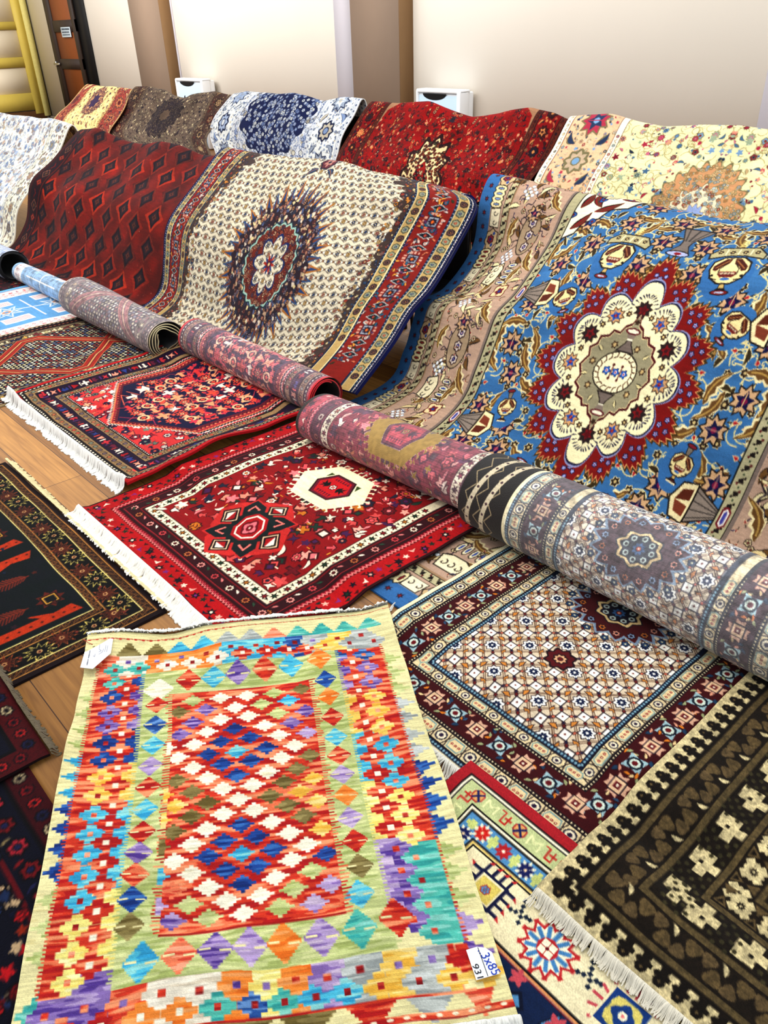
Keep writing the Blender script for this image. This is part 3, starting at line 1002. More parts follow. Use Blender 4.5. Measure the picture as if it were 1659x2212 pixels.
def tribal_board(w=134, h=124, p=.3):
    """black and deep green rug, ochre latch-hook stars"""
    b = Board(w, h, p, '120f10')
    b.frame(0, 2, '2a1418', 'LRTB')
    OC, CR = 'b98a4e', 'dccb8c'

    def guard(i0, i1):
        b.frame(i0, i1, '1a1012'); b.frame(i0, i0 + .45, OC); b.frame(i1 - .45, i1, CR)
        c = (i0 + i1) / 2; q = (i1 - i0) / 2 - .7

        def f(k):
            b.line([(-1.5, q), (1.5, -q)], .28, '94683c'); b.line([(-1.2, -q), (.5, -q), (-1.2, q * .4), (-1.2, -q)], .25, '7a5230'); b.line([(1.3, q), (-.3, q), (1.3, -q * .4), (1.3, q)], .25, '8a5e34')
        b.run(c, 3.0, f, c0=c)
    guard(2, 5.4); guard(13, 16.2)

    def starry(k):
        big = k % 2 == 0
        c = 'a05a34' if big else 'd9c878'
        b.push(0 if big else -1.2, .7 if big else -.7, 8)
        b.spike(0, 0, 5.0, c, 11, .5, 0, 4.2); b.spike(0, 0, 3.9, '120f10', 11, .56, 0, 3.3)
        if big: b.spike(0, 0, 3.3, '64301f', 11, .52)
        b.circ(0, 0, .9, 'cfa878', 5); b.circ(0, 0, .55, '5c1c1c', 4)
        b.pop()
        if not big: b.circ(3.9, .2, .6, '8c4438', 5)
    b.run(9.3, 8.2, starry, c0=8)
    b.rect(16.2, 16.2, w - 16.2, h - 16.2, '141c1f')
    n = vnoise(b.H, b.W, 20, 30, 4)
    x0, x1, y0, y1 = [int(v * b.k) for v in (16.2, w - 16.2, 16.2, h - 16.2)]
    b.A[y0:y1, x0:x1] = (rgb('0d1c1c')[None, None] * n[y0:y1, x0:x1, None] + rgb('171c26')[None, None] * (1 - n[y0:y1, x0:x1, None]))
    OR = 'b8441c'
    for (yy, fl) in ((30, 0), (62, 1)):
        pass
    # orange scalloped outlines of the pole medallions, near the long right side and across
    def arch(x, y, a):
        b.push(x, y, a)
        b.poly([(-20, 0), (-20, -3), (-14, -3), (-11, -6.5), (11, -6.5), (14, -3), (20, -3), (20, 0)], OR)
        for i in range(10): b.star(-15 + i * 3.3, -1.6 - (2 if 2 < i < 8 else 0), .55, '5c1c14', 4, .4)
        b.line([(-20, .3), (20, .3)], .5, '2a1014')
        b.pop()
    xr = w - 18
    for xb in (xr - 1, xr - 43, xr - 49.5, xr - 91, xr - 97.5):
        sg = 1 if xb in (xr - 1, xr - 49.5, xr - 97.5) else -1
        for y in (18, 70):
            P = [(0, 0), (0, 48), (-3.2, 48), (-3.2, 42), (-6.5, 37), (-6.5, 14), (-3.6, 8), (-4.5, 2)]
            b.push(xb, y, 0, sg, 1); b.poly(P, OR); b.poly([(-3.8, 38), (-3.8, 12), (-6.6, 15), (-6.6, 36)], '141c1f')
            for i in range(14): b.star(-1.8, 2 + i * 3.4, .55, '5c1c14', 4, .4)
            b.pop()
    b.poly([(xr - 3, 17), (xr - 3, 48), (xr - 6, 48), (xr - 6, 26), (xr - 9, 19)], OR) if False else None
    for i in range(4):
        for j in range(7):
            x, y = xr - 12 - (i % 2) * 17 - (i // 2) * 49, 24 + j * 13 + (6 if i % 2 else 0)
            b.push(x, y)
            if (i + j) % 2 == 0:
                b.spike(0, 0, 4.8, '6c2c20', 8, .62); b.rect(-2.6, -2.6, 2.6, 2.6, '1a1012'); b.rect(-2.1, -2.1, 2.1, 2.1, 'c89a48'); b.rect(-1.6, -1.6, 1.6, 1.6, '151a1e')
            else:
                b.push(0, 0, 90)
                b.line([(-6, 0), (6, 0)], .6, '7a3426')
                for q in range(-5, 6):
                    b.line([(q, 0), (q + 1.6, -3 + abs(q) * .25)], .55, '7a3426'); b.line([(q, 0), (q + 1.6, 3 - abs(q) * .25)], .55, '8a3c28')
                b.pop()
            b.pop()
    clutter(b, 20, 20, w - 24, h - 20, 40, 1.3, ['3c2430', '5a2a22', '20304a'], 3, '101418', 'gs')
    return b


def herati_floor_board(w=92, h=96, p=.23):
    """cream herati rug with burgundy border"""
    b = Board(w, h, p, 'd8c49c')
    r = random.Random(8)
    T = herati_tile(p, 7.4)
    ft = b.fill_tile(T)
    b.rect(0, 0, w, h, ft)

    def beads(i, wd, c='1d2a44', c2='8fb0bc'):
        b.frame(i, i + wd, c, 'LRB'); b.run(i + wd / 2, .95, lambda k: b.circ(0, 0, wd * .3, c2, 5), 'LRB')

    def hexguard(i0, i1):
        b.frame(i0, i1, 'e0cfaa', 'LRB'); m = (i0 + i1) / 2; q = (i1 - i0) / 2

        def f(k):
            if k % 2:
                b.circ(0, 0, q * .72, '2a2a44', 8); b.circ(0, 0, q * .55, 'e6dcc4', 7); b.circ(0, 0, q * .28, '3a2a4c', 6)
                for s in (-1, 1):
                    b.line([(s * 1.7, -q * .8), (s * 2.6, q * .8)], .3, '3a3034'); b.line([(s * 2.6, -q * .8), (s * 1.7, q * .8)], .3, '3a3034')
            else:
                b.poly([(-2.3, 0), (-1.7, -q * .75), (1.7, -q * .75), (2.3, 0), (1.7, q * .75), (-1.7, q * .75)], '8fa8a4')
                b.poly([(-2.0, 0), (-1.5, -q * .55), (1.5, -q * .55), (2.0, 0), (1.5, q * .55), (-1.5, q * .55)], 'e2cfa8')
                for s in (-1, 0, 1): b.circ(s * 1.1, 0, .42, '9c3a34', 5); b.circ(s * 1.1, 0, .18, 'e8dcc0', 4)
        b.run(m, 4.7, f, 'LRB', c0=m)
        b.frame(i0, i0 + .35, '2a2228', 'LRB'); b.frame(i1 - .35, i1, '2a2228', 'LRB')
    b.frame(0, 1.4, 'e9dfc0', 'LRB'); beads(1.4, 1.3); hexguard(2.7, 7.3)
    beads(7.3, .9, '2a1c24', 'e6d8b4')
    b.frame(8.2, 17, '54141c', 'LRB')

    def bur(k):
        if k % 2 == 0:
            for a in range(4):
                b.push(0, 0, a * 90); b.poly([(-1.2, -1.4), (-1.3, -3), (0, -2.4), (1.3, -3), (1.2, -1.4)], 'd9b49c'); b.pop()
            b.rect(-1.8, -1.8, 1.8, 1.8, '2c1c30'); b.rect(-1.5, -1.5, 1.5, 1.5, 'e2c4a4'); b.rect(-.8, -.8, .8, .8, '7a2a30'); b.circ(0, 0, .4, 'e8dcc8', 5)
        else:
            b.push(0, 0, 45); b.poly([(-3.4, 0), (-1.4, -1.3), (0, -3.4), (1.3, -1.4), (3.4, 0), (1.4, 1.3), (0, 3.4), (-1.3, 1.4)], 'a8c0c4'); b.pop()
            b.circ(0, 0, 2.0, '1c2a3c', 8); b.circ(0, 0, 1.4, 'cfd8cc', 8); b.circ(0, 0, .8, '7a2028', 6)
            for s in (-1, 1):
                b.push(s * 3.2, s * 2.2, s * 40); leaf(b, 2, .8, '1c2030', '32506c'); b.pop()
                b.push(s * 3.0, -s * 2.4, -s * 40); leaf(b, 1.8, .7, '3a141c', 'a8ac84'); b.pop()
        for q in range(4):
            b.push(r.uniform(2.6, 5), r.uniform(-3.6, 3.6), r.uniform(0, 180)); leaf(b, 1.7, .65, '2c0e14', r.choice(['d98c34', 'e6cda0', 'a9b08a', '44607c', 'd9a48c'])); b.pop()
    b.run(12.6, 7.4, bur, 'LRB', c0=12.6)
    beads(16.6, .9, '2a1c24', 'e6d8b4'); hexguard(17.5, 21); beads(21, 1.3)
    # medallion on the ground
    b.push(w / 2, 22, 0, .82)
    b.star(0, 0, 19, '8a9cae', 16, .2, ry=15); b.star(0, 0, 17.5, '5a1a20', 16, .22, ry=14)
    for k in range(16):
        a = k * 22.5; b.push(13.5 * math.cos(math.radians(a)), 10.8 * math.sin(math.radians(a)), a)
        rose(b, 1.6, '2c1420', ['d9a08c', 'c07a3c', '8fa0b8'][k % 3], '2c1c30', n=6); b.pop()
        b.push(18.5 * math.cos(math.radians(a + 11)), 15 * math.sin(math.radians(a + 11)), a); rose(b, 1.6, '1c2438', '3c5a7c', 'cfd0bc', n=5); b.pop()
    b.star(0, 0, 9.4, '1c1c30', 8, .2, ry=7.4); b.star(0, 0, 8.8, 'dcc494', 8, .2, ry=6.9); b.star(0, 0, 7.4, '231c30', 8, .2, ry=5.8)
    for k in range(8):
        a = k * 45; b.push(5 * math.cos(math.radians(a)), 4 * math.sin(math.radians(a))); b.circ(0, 0, 1.2, 'b8c4bc', 6); b.circ(0, 0, .6, '3c1c28', 5); b.pop()
    rose(b, 3, '1c2438', '4c7098', 'c05a3c', 'e8dcc8', 8); b.pop()
    b.push(w / 2, 50); b.star(0, 0, 4.6, '2c1420', 8, .25); b.star(0, 0, 3.9, '6a1c24', 8, .25); rose(b, 2.2, '2c1420', 'd9b08c', '7a2028', n=8); b.pop()
    return b


def kazak_board(w=115, h=85, p=.22):
    """cream kazak: red edge, green and blue guards, star motifs"""
    b = Board(w, h, p, 'e6dcbc')
    b.frame(0, 2.7, 'b0303a', 'LTR'); b.frame(2.7, 3.2, '1c1a20', 'LTR'); b.frame(3.2, 3.8, 'e9e2cc', 'LTR'); b.frame(3.8, 4.2, '1c1a20', 'LTR')
    b.frame(4.2, 8.4, 'c4ca9c', 'LTR')

    def g1(k):
        if k % 3 == 0:
            oc = [(1.7 * math.cos(math.radians(a + 22)), 1.7 * math.sin(math.radians(a + 22))) for a in range(0, 360, 45)]
            b.poly(oc, 'b43a40'); b.poly([(x * .8, y * .8) for x, y in oc], 'd9a870'); b.line([(-1, -1), (1, 1)], .5, '27306a'); b.line([(1, -1), (-1, 1)], .5, '27306a')
        elif k % 3 == 1:
            b.line([(-1.4, 1.2), (-1.4, -1), (0, .2), (1.4, -1), (1.4, 1.2)], .45, 'e4e4b4')
        else:
            b.line([(-1.6, -1.2), (-.6, -1.2), (-.6, 1.2), (.8, 1.2), (.8, -1)], .4, 'c04038'); b.line([(0, 0), (1.6, 0)], .4, 'c04038')
    b.run(6.3, 4.0, g1, 'LTR')
    for q, c in ((8.4, '1c1a20'), (8.8, 'e9e2cc'), (9.3, '1c1a20')): b.frame(q, q + .45, c, 'LTR')
    b.frame(9.75, 14, '6a9cc0', 'LTR')

    def g2(k):
        if k % 2: star8(b, 2.0, None, 'b8343a', 'e9e2cc')
        else:
            b.spike(0, 0, 2.3, 'e6e2cc', 8, .6)
            star8(b, 1.9, None, '27306a' if k % 4 else 'c8342c', 'e9d0b0')
        b.push(2.9, 0); diamond(b, 1, 1.6, 'c9cf8c', 2); b.pop()
    b.run(11.9, 5.8, g2, 'LTR', c0=11.9)
    for q, c in ((14, '1c1a20'), (14.5, 'd9c070'), (15, '1c1a20')): b.frame(q, q + .4, c, 'LTR')
    # wide cream border with motifs
    def hooked(k):
        if k % 3 == 0:      # hooked square
            b.push(0, 0, 0)
            N, Rr = '232850', 'c03a40'
            b.rect(-3.4, -3.4, 3.4, 3.4, N); b.rect(-2.7, -2.7, 2.7, 2.7, 'e6dcbc'); b.rect(-2.3, -2.3, 2.3, 2.3, 'd9c877')
            rose(b, 1.2, 'b8443c', '6a9cc0', '5a88b0', n=6)
            for a in range(4):
                b.push(0, 0, 90 * a)
                for x in (-4.8, -1.6, 1.6, 4.8) if False else (-2.8, -.9, .9, 2.8):
                    b.rect(x - .35, -5.2, x + .35, -3.3, N); b.poly([(x - .5, -5.2), (x + .5, -5.2), (x + .6, -6.3)], Rr)
                b.pop()
            b.pop()
        elif k % 3 == 1:    # sunburst
            for a in range(12):
                b.push(0, 0, 30 * a)
                b.rect(-.5, -5.9, .5, -2.5, 'c03a40'); b.poly([(-1.1, -4.2), (0, -6), (1.1, -4.2), (1.1, -2), (-1.1, -2)], 'c03a40')
                b.pop()
            b.star(0, 0, 5.0, 'efe8d0', 12, .3)
            for a in range(12):
                b.push(0, 0, 30 * a); b.rect(-.42, -4.4, .42, -1, '5a90ba'); b.pop()
            b.circ(0, 0, 2.2, 'c03a40', 8)
            for a in range(4): b.push(0, 0, 90 * a); b.rect(.15, .15, 1.4, 1.4, 'efe8d0'); b.pop()
            b.rect(-.35, -.35, .35, .35, '7a1c30')
        else:
            for a in range(16):
                b.push(0, 0, 22.5 * a); b.rect(-.3, -6.1, .3, -4, 'c8606a'); b.pop()
            b.rect(-4, -4, 4, 4, 'e6dcbc'); b.rect(-3.6, -3.6, 3.6, 3.6, '28508c'); b.star(0, 0, 3.5, 'd9cc80', 4, .2, 45); b.star(0, 0, 2.4, '28508c', 4, .3); b.circ(0, 0, .9, 'efe8d0', 6); b.circ(0, 0, .4, 'e08a8a', 5)
        b.push(8.3, -1.5, 20)
        for (x, y) in ((-2, -2), (-1.2, -1.1), (-.5, -.3), (.4, .4), (1.2, 1.4), (.9, -.6), (1.7, -1), (-.9, .8), (-1.7, 1.5)): b.rect(x - .42, y - .42, x + .42, y + .42, '27364c')
        b.pop()
    b.push(0, 0)
    for i, x in enumerate((23.5, 39.5, 55.5, 71.5, 87.5)):
        b.push(x, 21); hooked(i); b.pop()
    for i, y in enumerate((37, 53, 69)):
        b.push(21, y); hooked(i + 1); b.pop()
    b.pop()
    for q, c in ((27, '1c1a20'), (27.5, 'd9a070'), (28, '7a2030')): b.frame(q, q + .45, c, 'LTR')
    b.rect(28.4, 28.4, w - 28.4, h, '20355a')
    clutter(b, 29, 29, w - 29, h, 120, 2.1, ['c03a40', 'd9c877', 'e6dcbc', '6a9cc0', 'c8606a'], 6, '18223c', 'rgsd')
    return b


def brown_board(w=115, h=112, p=.25):
    b = Board(w, h, p, '2c231a')
    CRM, BR, DK = 'cabd98', '6c5c40', '241c15'
    b.frame(0, 6.2, CRM)

    def trefoil(k):
        b.circ(0, -.2, 1.15, DK, 6); b.poly([(-.45, 0), (.45, 0), (1.0, 3.2), (-1.0, 3.2)], DK); b.circ(-.9, .9, .7, DK, 5); b.circ(.9, .9, .7, DK, 5)
        b.circ(0, -.2, .35, BR, 4)
    b.run(2.8, 3.7, lambda k: (b.push(0, 0, 0, 1.1, 1.05), trefoil(k), b.pop()), c0=2)
    b.frame(5.4, 6.4, DK); b.frame(6.4, 7.8, '6a5c40')

    def leafy(k):
        s = 1 if k % 2 else -1
        b.push(0, s * 1.2, 35 * s); b.star(0, 0, 1.9, BR, 3, .3); b.pop()
        b.push(1.9, -s * 1.3, -40 * s); b.star(0, 0, 1.7, '6c5c42', 3, .3); b.pop()
        if k % 2: b.push(3.6, s * .8, 60 * s); leaf(b, 2.6, .9, DK, CRM, None, .5); b.pop()
    b.run(11, 4.9, leafy, c0=10)
    b.frame(14.2, 15.6, '6a5c40'); b.frame(15.6, 16, DK)

    def flo(k):
        if k % 2 == 0:
            for (x, y) in ((0, 0), (1.5, 0), (-1.5, 0), (0, 1.5), (0, -1.4), (1.4, -1.5)): b.rect(x - .9, y - .85, x + .9, y + .85, CRM)
            for (x, y) in ((1.1, 1.2), (-1.2, -1.3), (0, -.6)): b.rect(x - .35, y - .35, x + .35, y + .35, DK)
        else:
            for i in range(-2, 3):
                for j in range(-3, 4):
                    if (i + j) % 2 == 0: b.circ(i * .95, j * .95, .42, '4c4630', 5)
    b.run(19.6, 5.0, lambda k: (b.push(0, 0, 0, 1.3), flo(k), b.pop()), c0=18)
    b.frame(23, 24.3, '6a5c40')

    def st(k):
        for a in range(4): b.push(0, 0, 45 + 90 * a); b.rect(-.9, -2.6, .9, 0, CRM); b.pop()
        b.star(0, 0, 2.2, CRM, 8, .2); b.star(0, 0, 1.0, DK, 8, .5); b.circ(0, 0, .35, CRM, 4)
        b.push(3.2, 0); b.poly([(-1.4, -2.6), (1.4, -2.6), (0, -.3)], BR); b.poly([(-1.4, 2.6), (1.4, 2.6), (0, .3)], BR); b.poly([(-.7, -2.2), (.7, -2.2), (0, -1.1)], DK); b.pop()
    b.run(27.3, 6.4, st, c0=26)
    b.frame(30.4, 31.6, '6a5c40')
    b.rect(31.6, 31.6, w - 31.6, h - 31.6, '2a2118')
    b.lattice(31.6, 31.6, w - 31.6, h - 31.6, 6.5, 4.5, lambda i, j: (b.spike(0, 0, 2, CRM if (i + j) % 2 else BR, 4, .5), b.circ(0, 0, .6, DK, 5)))
    n = vnoise(b.H, b.W, 5, 5, 3); b.A *= (.86 + .28 * n)[..., None]
    return b


def dark_red_board(w, h, p, seed, navy=False):
    b = Board(w, h, p, '3a0d16' if not navy else '141428')
    b.frame(0, 6, '5a1018' if not navy else '4c0e18'); b.frame(6, 7, '120c10')

    def f(k): b.push(0, 0, 20); rose(b, 1.9, '120c14', ['8c1a24', 'b02a2c', '2a2a50', 'b8a888'][k % 4], '1a1020'); b.pop()
    b.run(3.2, 4.6, f, c0=4)
    b.frame(7, 14, '14142a')
    b.run(10.5, 7.4, lambda k: (rose(b, 2.8, '0e0c14', ['7c1a22', 'a83040'][k % 2], '2c2c54', n=6), b.push(3.9, 0, 70), leaf(b, 3, .8, '0e0c14', ['2c2c54', '8c7c5c', '8a2028'][k % 3]), b.pop()), c0=10)
    b.frame(14, 15, '6c1420')
    clutter(b, 15, 15, w - 15, h - 15, int(w * h / 22), 1.9, ['7c141e', 'b8202a', '1a1a38', '2a3a5c', 'c0a888', '9c3a20'], seed, '0e0a12', 'rrgs')
    return b


def lattice_board(w=112, h=118, p=.36, back=False):
    """navy rug with red lattice bands and rows of small cones"""
    b = Board(w, h, p, '1c1a2c')
    r = random.Random(12)
    sides = 'LR' if back else 'LRB'
    b.frame(0, 1.2, 'b8a47c', sides); b.frame(1.2, 7, '3a0f14', sides)
    b.run(2.7, 2.7, lambda k: b.rect(-.8, -.35, .6, .35, 'e6ddc4'), sides); b.frame(3.8, 4.6, '16101a', sides)
    b.run(5.8, 2.7, lambda k: b.rect(-.7, -.3, .6, .3, 'b07a5c'), sides)
    b.frame(7, 7.8, '16101a', sides)
    b.frame(7.8, 15, 'bca878' if False else '8a7a64', sides)

    def f(k):
        glyph(b, r, 2.0, '241c24', r.choice(['e0cf9c', 'c8a860', '7c3a3c', 'dccfae', '2c3050']))
        b.push(2.1, r.uniform(-2, 2)); glyph(b, r, 1.3, None, r.choice(['e6d89c', '1c1a2c', '9c3a34'])); b.pop()
    b.run(11.4, 3.6, f, sides, c0=9)
    x0, x1, y1 = 15, w - 15, h if back else h - 15
    b.rect(x0, 0, x1, y1, '1c1a2c')
    yy = 1.5; j = 0
    while yy < y1 - 1:
        xx = x0 + 1.5 + (1.6 if j % 2 else 0)
        while xx < x1 - 1:
            c = r.choice(['e2d6b4', 'd9cba0', 'b87a5c', '7c84a0', 'e9e2cc', 'a84c40'])
            b.push(xx, yy, 0); b.poly([(-1.15, .7), (-.2, -.95), (1.1, -.4), (.6, .6)], c); b.pop()
            xx += 3.1
        yy += 2.15; j += 1
    cx = w / 2
    P = [(x0 + 5, -4), (cx - 1, 24), (x0 + 3, 52), (x0 + 3, 62), (cx - 1, 92), (x0 + 5, 118)]
    for sgn in (1, -1):
        Q = [(x if sgn > 0 else w - x, y) for x, y in P]
        for wd, c in ((8.2, '1c1420'), (7.2, 'c8845c'), (6.2, 'a8301f'), (1.9, '1c1420'), (1.1, 'd9a070')): b.line(Q, wd, c)
    return b


def pale_blue_board(w=94, h=90, p=.5, sides='LRB', back=False):
    b = Board(w, h, p, '74a6cc')
    b.frame(0, 4, '7fb4d8', sides); b.frame(4, 15, 'e2dcd6', sides)
    r = random.Random(3)
    b.run(7.5, 4.4, lambda k: (glyph(b, r, 1.5, None, ['c8707c', 'b8909c', 'd98c8c'][k % 3])), sides)
    b.run(12, 4.4, lambda k: (diamond(b, 1.4, 1.4, 'cf8890'), diamond(b, .6, .6, 'f0ece4')), sides)
    b.frame(4, 4.6, 'b06a78', sides); b.frame(9.5, 10, 'b8808c', sides); b.frame(15, 16, 'f0ece4', sides)
    cx = w / 2
    for y in (12, 44, 76):
        b.push(cx, y)
        b.rect(-24, -9, -13, 9, 'e6e0dc'); b.rect(13, -9, 24, 9, 'e6e0dc')
        for x in (-21, -18.5, -16, 16, 18.5, 21): b.rect(x - .5, -8, x + .5, 8, 'd0989c')
        b.spike(0, 0, 12, 'e9e6e0', 8, .5); b.spike(0, 0, 10, '74a6cc', 8, .45); b.spike(0, 0, 6, 'e9e6e0', 8, .5); b.circ(0, 0, 3, 'c8a08c', 8); b.circ(0, 0, 1.5, '74a6cc', 6)
        b.pop()
        b.push(cx, y + 16)
        b.line([(-22, 0), (22, 0)], .9, 'e9e6e0'); b.line([(0, -6), (0, 6)], .9, 'e9e6e0')
        b.pop()
    return b


def striped_board(w=60, h=80, p=.5):
    b = Board(w, h, p, '5c6470')
    r = random.Random(2)
    x = 0; c = ['6c7480', '3c4660', '8a8070', 'a8a08c', '4c3a40', '2c3c64']
    y = 0
    while y < h:
        d = r.uniform(1.2, 3.5); b.rect(0, y, w, y + d, r.choice(c)); y += d
    for _ in range(160):
        b.push(r.uniform(0, w), r.uniform(0, h)); b.rect(-.3, -1.2, .3, 1.2, r.choice(['c8bca0', '24283c', '6a4a4c', '9c9484'])); b.pop()
    b.frame(0, 2, 'c8505c', 'R')
    return b
# ================================================================== boards for the draped rugs
def moud_board(w, h, p, vc):
    """cream medallion rug; vc = board height of the medallion centre"""
    b = Board(w, h, p, 'cdbf96')
    T = Board(14.4, 9.6, p, 'd0c8b4')
    r = random.Random(6)
    for j in (0, 1, 2):
        for i in (-1, 0, 1, 2):
            x, y = i * 7.2 + (3.6 if j % 2 else 0), j * 4.8
            T.push(x, y, 0, 1.16)
            T.poly([(-3.1, 0), (0, -2.1), (3.1, 0), (0, 2.1)], '5c5250'); T.poly([(-2.6, 0), (0, -1.75), (2.6, 0), (0, 1.75)], 'ece8d8')
            c = ['20335c', '7a4a48', '20335c', '8a6c40'][(i + 2 * j) % 4]
            T.circ(0, 0, 1.45, '3a302c', 8); T.circ(0, 0, 1.2, 'd9cba4', 8); T.circ(0, 0, .95, c, 7); T.circ(0, 0, .25, 'e9e0c4', 4)
            T.pop()
            T.push(x + 3.6, y); T.circ(0, 0, .8, '6c5440', 5); T.circ(0, 0, .35, 'b87a4c', 4); T.pop()
    ft = b.fill_tile(T)
    b.rect(0, 0, w, h, ft)
    cx = w / 2
    bw = 33

    def guard(i0, i1):
        b.frame(i0, i1, '1c3050', 'LR'); b.frame(i0 + 1.5, i1 - 1.5, 'b8a070', 'LR')
        m = (i0 + i1) / 2
        for i in (i0 + .6, i1 - .6): b.run(i, 2.2, lambda k: b.circ(0, 0, .32, 'b8c8d0', 4), 'LR')
        b.frame(i0 + 1.2, i0 + 1.6, 'dccfa8', 'LR'); b.frame(i1 - 1.6, i1 - 1.2, 'dccfa8', 'LR')

        def f(k):
            if k % 3 == 0: b.circ(0, 0, 2.1, '2a2430', 8); b.circ(0, 0, 1.5, '7a5a50', 8); b.rect(-.7, -.7, .7, .7, '2a2430'); b.circ(0, 0, .35, 'c88c5c', 4)
            else: b.star(0, 0, 2.3, '38403c', 6, .2); b.star(0, 0, 1.8, '9a9c84', 6, .2); b.circ(0, 0, .8, ['1c3c6c', '9c3a30'][k % 2], 6); b.circ(0, 0, .35, 'e0c890', 4)
        b.run(m, 5.2, f, 'LR')
    # dark corner zones next to the border, scalloped
    for sd in (-1, 1):
        for k in range(int(h / 6) + 2):
            y = k * 6
            d = 5 + 6 * abs(math.sin(k * .55)) + (10 if abs(y - vc) > 58 else 0)
            b.circ(cx + sd * (cx - bw), y, d * (.55 if abs(y - vc) < 40 else .9), '54443f', 9, 4)
    clutter(b, bw, 0, bw + 9, h, int(h * .9), 1.5, ['8a6a60', 'c8b890', '3c5470', '9c4a3c', 'c89048'], 2, '2a2028', 'rgt')
    clutter(b, w - bw - 9, 0, w - bw, h, int(h * .9), 1.5, ['8a6a60', 'c8b890', '3c5470', '9c4a3c', 'c89048'], 3, '2a2028', 'rgt')
    b.frame(0, 2, '141c4c', 'LR'); b.run(1.9, 1.4, lambda k: b.rect(-.25, -.5, .25, .5, 'c8c0c8'), 'LR')
    guard(2.4, 10.4)
    b.frame(10.4, 25, '8c2a20', 'LR')

    def red(k):
        if k % 3 == 0:
            b.rect(-3, -3, 3, 3, '2c2038'); b.rect(-2.5, -2.5, 2.5, 2.5, '9ca0a8'); b.star(0, 0, 2.3, '2c2038', 8, .3); b.circ(0, 0, 1, 'd9762c', 6)
            for a in range(4): b.push(0, 0, 90 * a); b.rect(-2.4, -5, -1.2, -3.6, 'c8a090'); b.rect(-.6, -5.2, .6, -3.6, 'c8a090'); b.rect(1.2, -5, 2.4, -3.6, 'c8a090'); b.pop()
        else:
            b.poly([(-2.2, 0), (0, -4.6), (2.2, 0), (0, 4.6)], 'b0b4b0'); b.poly([(-1.6, 0), (0, -3.6), (1.6, 0), (0, 3.6)], '1c2434'); b.circ(0, 0, .9, 'b8503c', 6)
            for s in (-1, 1): b.push(s * 3.6, s * 2.5, 50 * s); boteh(b, 1.7, '2a1c28', ['c8c8c0', '2c6c84'][k % 2], 'b8402c'); b.pop()
        for q in range(9):
            b.push(r.uniform(1.5, 6), r.uniform(-6.5, 6.5), r.uniform(0, 180)); leaf(b, 2.6, .9, '3a1418', r.choice(['2c6c84', 'd9a04c', 'c8b8b0', '6c3c68', '38482c', 'cf8060'])); b.pop()
    b.run(17.7, 7.6, red, 'LR')
    guard(25, 33)
    # medallion
    b.push(cx, vc, 0, .84, 1.0)
    for k in range(44):
        a = k * 360 / 44
        b.push(0, 0, a)
        L = 46 + (3 if k % 2 else -1)
        b.poly([(-3.0, -L + 10), (0, -L - 4), (3.0, -L + 10)], 'b07a3c' if k % 2 else '3c5c84'); b.poly([(-1.4, -L + 9), (0, -L - 1), (1.4, -L + 9)], '34507c' if k % 2 else '7a4a38')
        b.pop()
    b.star(0, 0, 42, '3c2c38', 22, .12, ry=41)
    rr = random.Random(5)
    for i in range(640):
        a = rr.uniform(0, 6.28); q = math.sqrt(rr.uniform(.28, 1.0))
        b.push(42 * q * math.cos(a), 41 * q * math.sin(a), rr.uniform(0, 90))
        if rr.random() < .5: b.poly([(-1.5, .6), (-.7, -1), (1.1, -1.1), (1.4, .7)], rr.choice(['b8a088', 'd0c4b4', 'a87c68', 'cdbf96', '5c6888']))
        else: rose(b, 1.6, '241c2c', rr.choice(['8a5248', '9c8c94', 'c0946c', '50586c']), '241c2c', n=6)
        b.pop()
    b.star(0, 0, 27, '2a3c48', 22, .08, ry=26); b.star(0, 0, 26, 'a4c0b4', 22, .08, ry=25); b.star(0, 0, 24.4, '7c3628', 22, .08, ry=23.6)
    for i in range(230):
        a = rr.uniform(0, 6.28); q = math.sqrt(rr.uniform(.36, .93))
        b.push(24 * q * math.cos(a), 23.4 * q * math.sin(a)); rose(b, 1.6, '3a1c20', rr.choice(['b8684c', 'c89a7c', '6c5468', '9c4434', 'd0b090']), '4a2024', n=6); b.pop()
    a_ = np.arange(96) * 2 * math.pi / 96; q = (1 - .34 * (1 - np.abs(np.cos(4 * a_)))); a2 = a_
    Q8 = np.stack([q * np.cos(a2), q * 1.05 * np.sin(a2)], 1)
    b.poly(Q8 * 17.2, '1c3468'); b.poly(Q8 * 15.6, ft)
    for k in range(12):
        b.push(0, 0, 30 * k); b.poly([(-1.3, -2), (0, -6.6), (1.3, -2)], 'a8301c' if k % 2 else '2c4478'); b.pop()
    b.circ(0, 0, 2.4, '5c2038', 8); b.circ(0, 0, 1.1, 'd9c090', 6)
    b.pop()
    # pendant
    b.push(cx, vc - 66)
    for s in (-1, 1):
        b.push(s * 3.5, 6, 90 - s * 55); leaf(b, 9, 2.2, '20283c', '3c5878', 'a06a3c', -s * .3); b.pop()
    b.star(0, 0, 6, '20283c', 7, .2, -90, 7); b.star(0, 0, 5, '6a3440', 7, .2, -90, 6); b.star(0, 0, 3.4, 'b0867c', 6, .5, -90, 4.6); b.circ(0, 0, 1.2, '20283c', 6)
    b.pop()
    return b


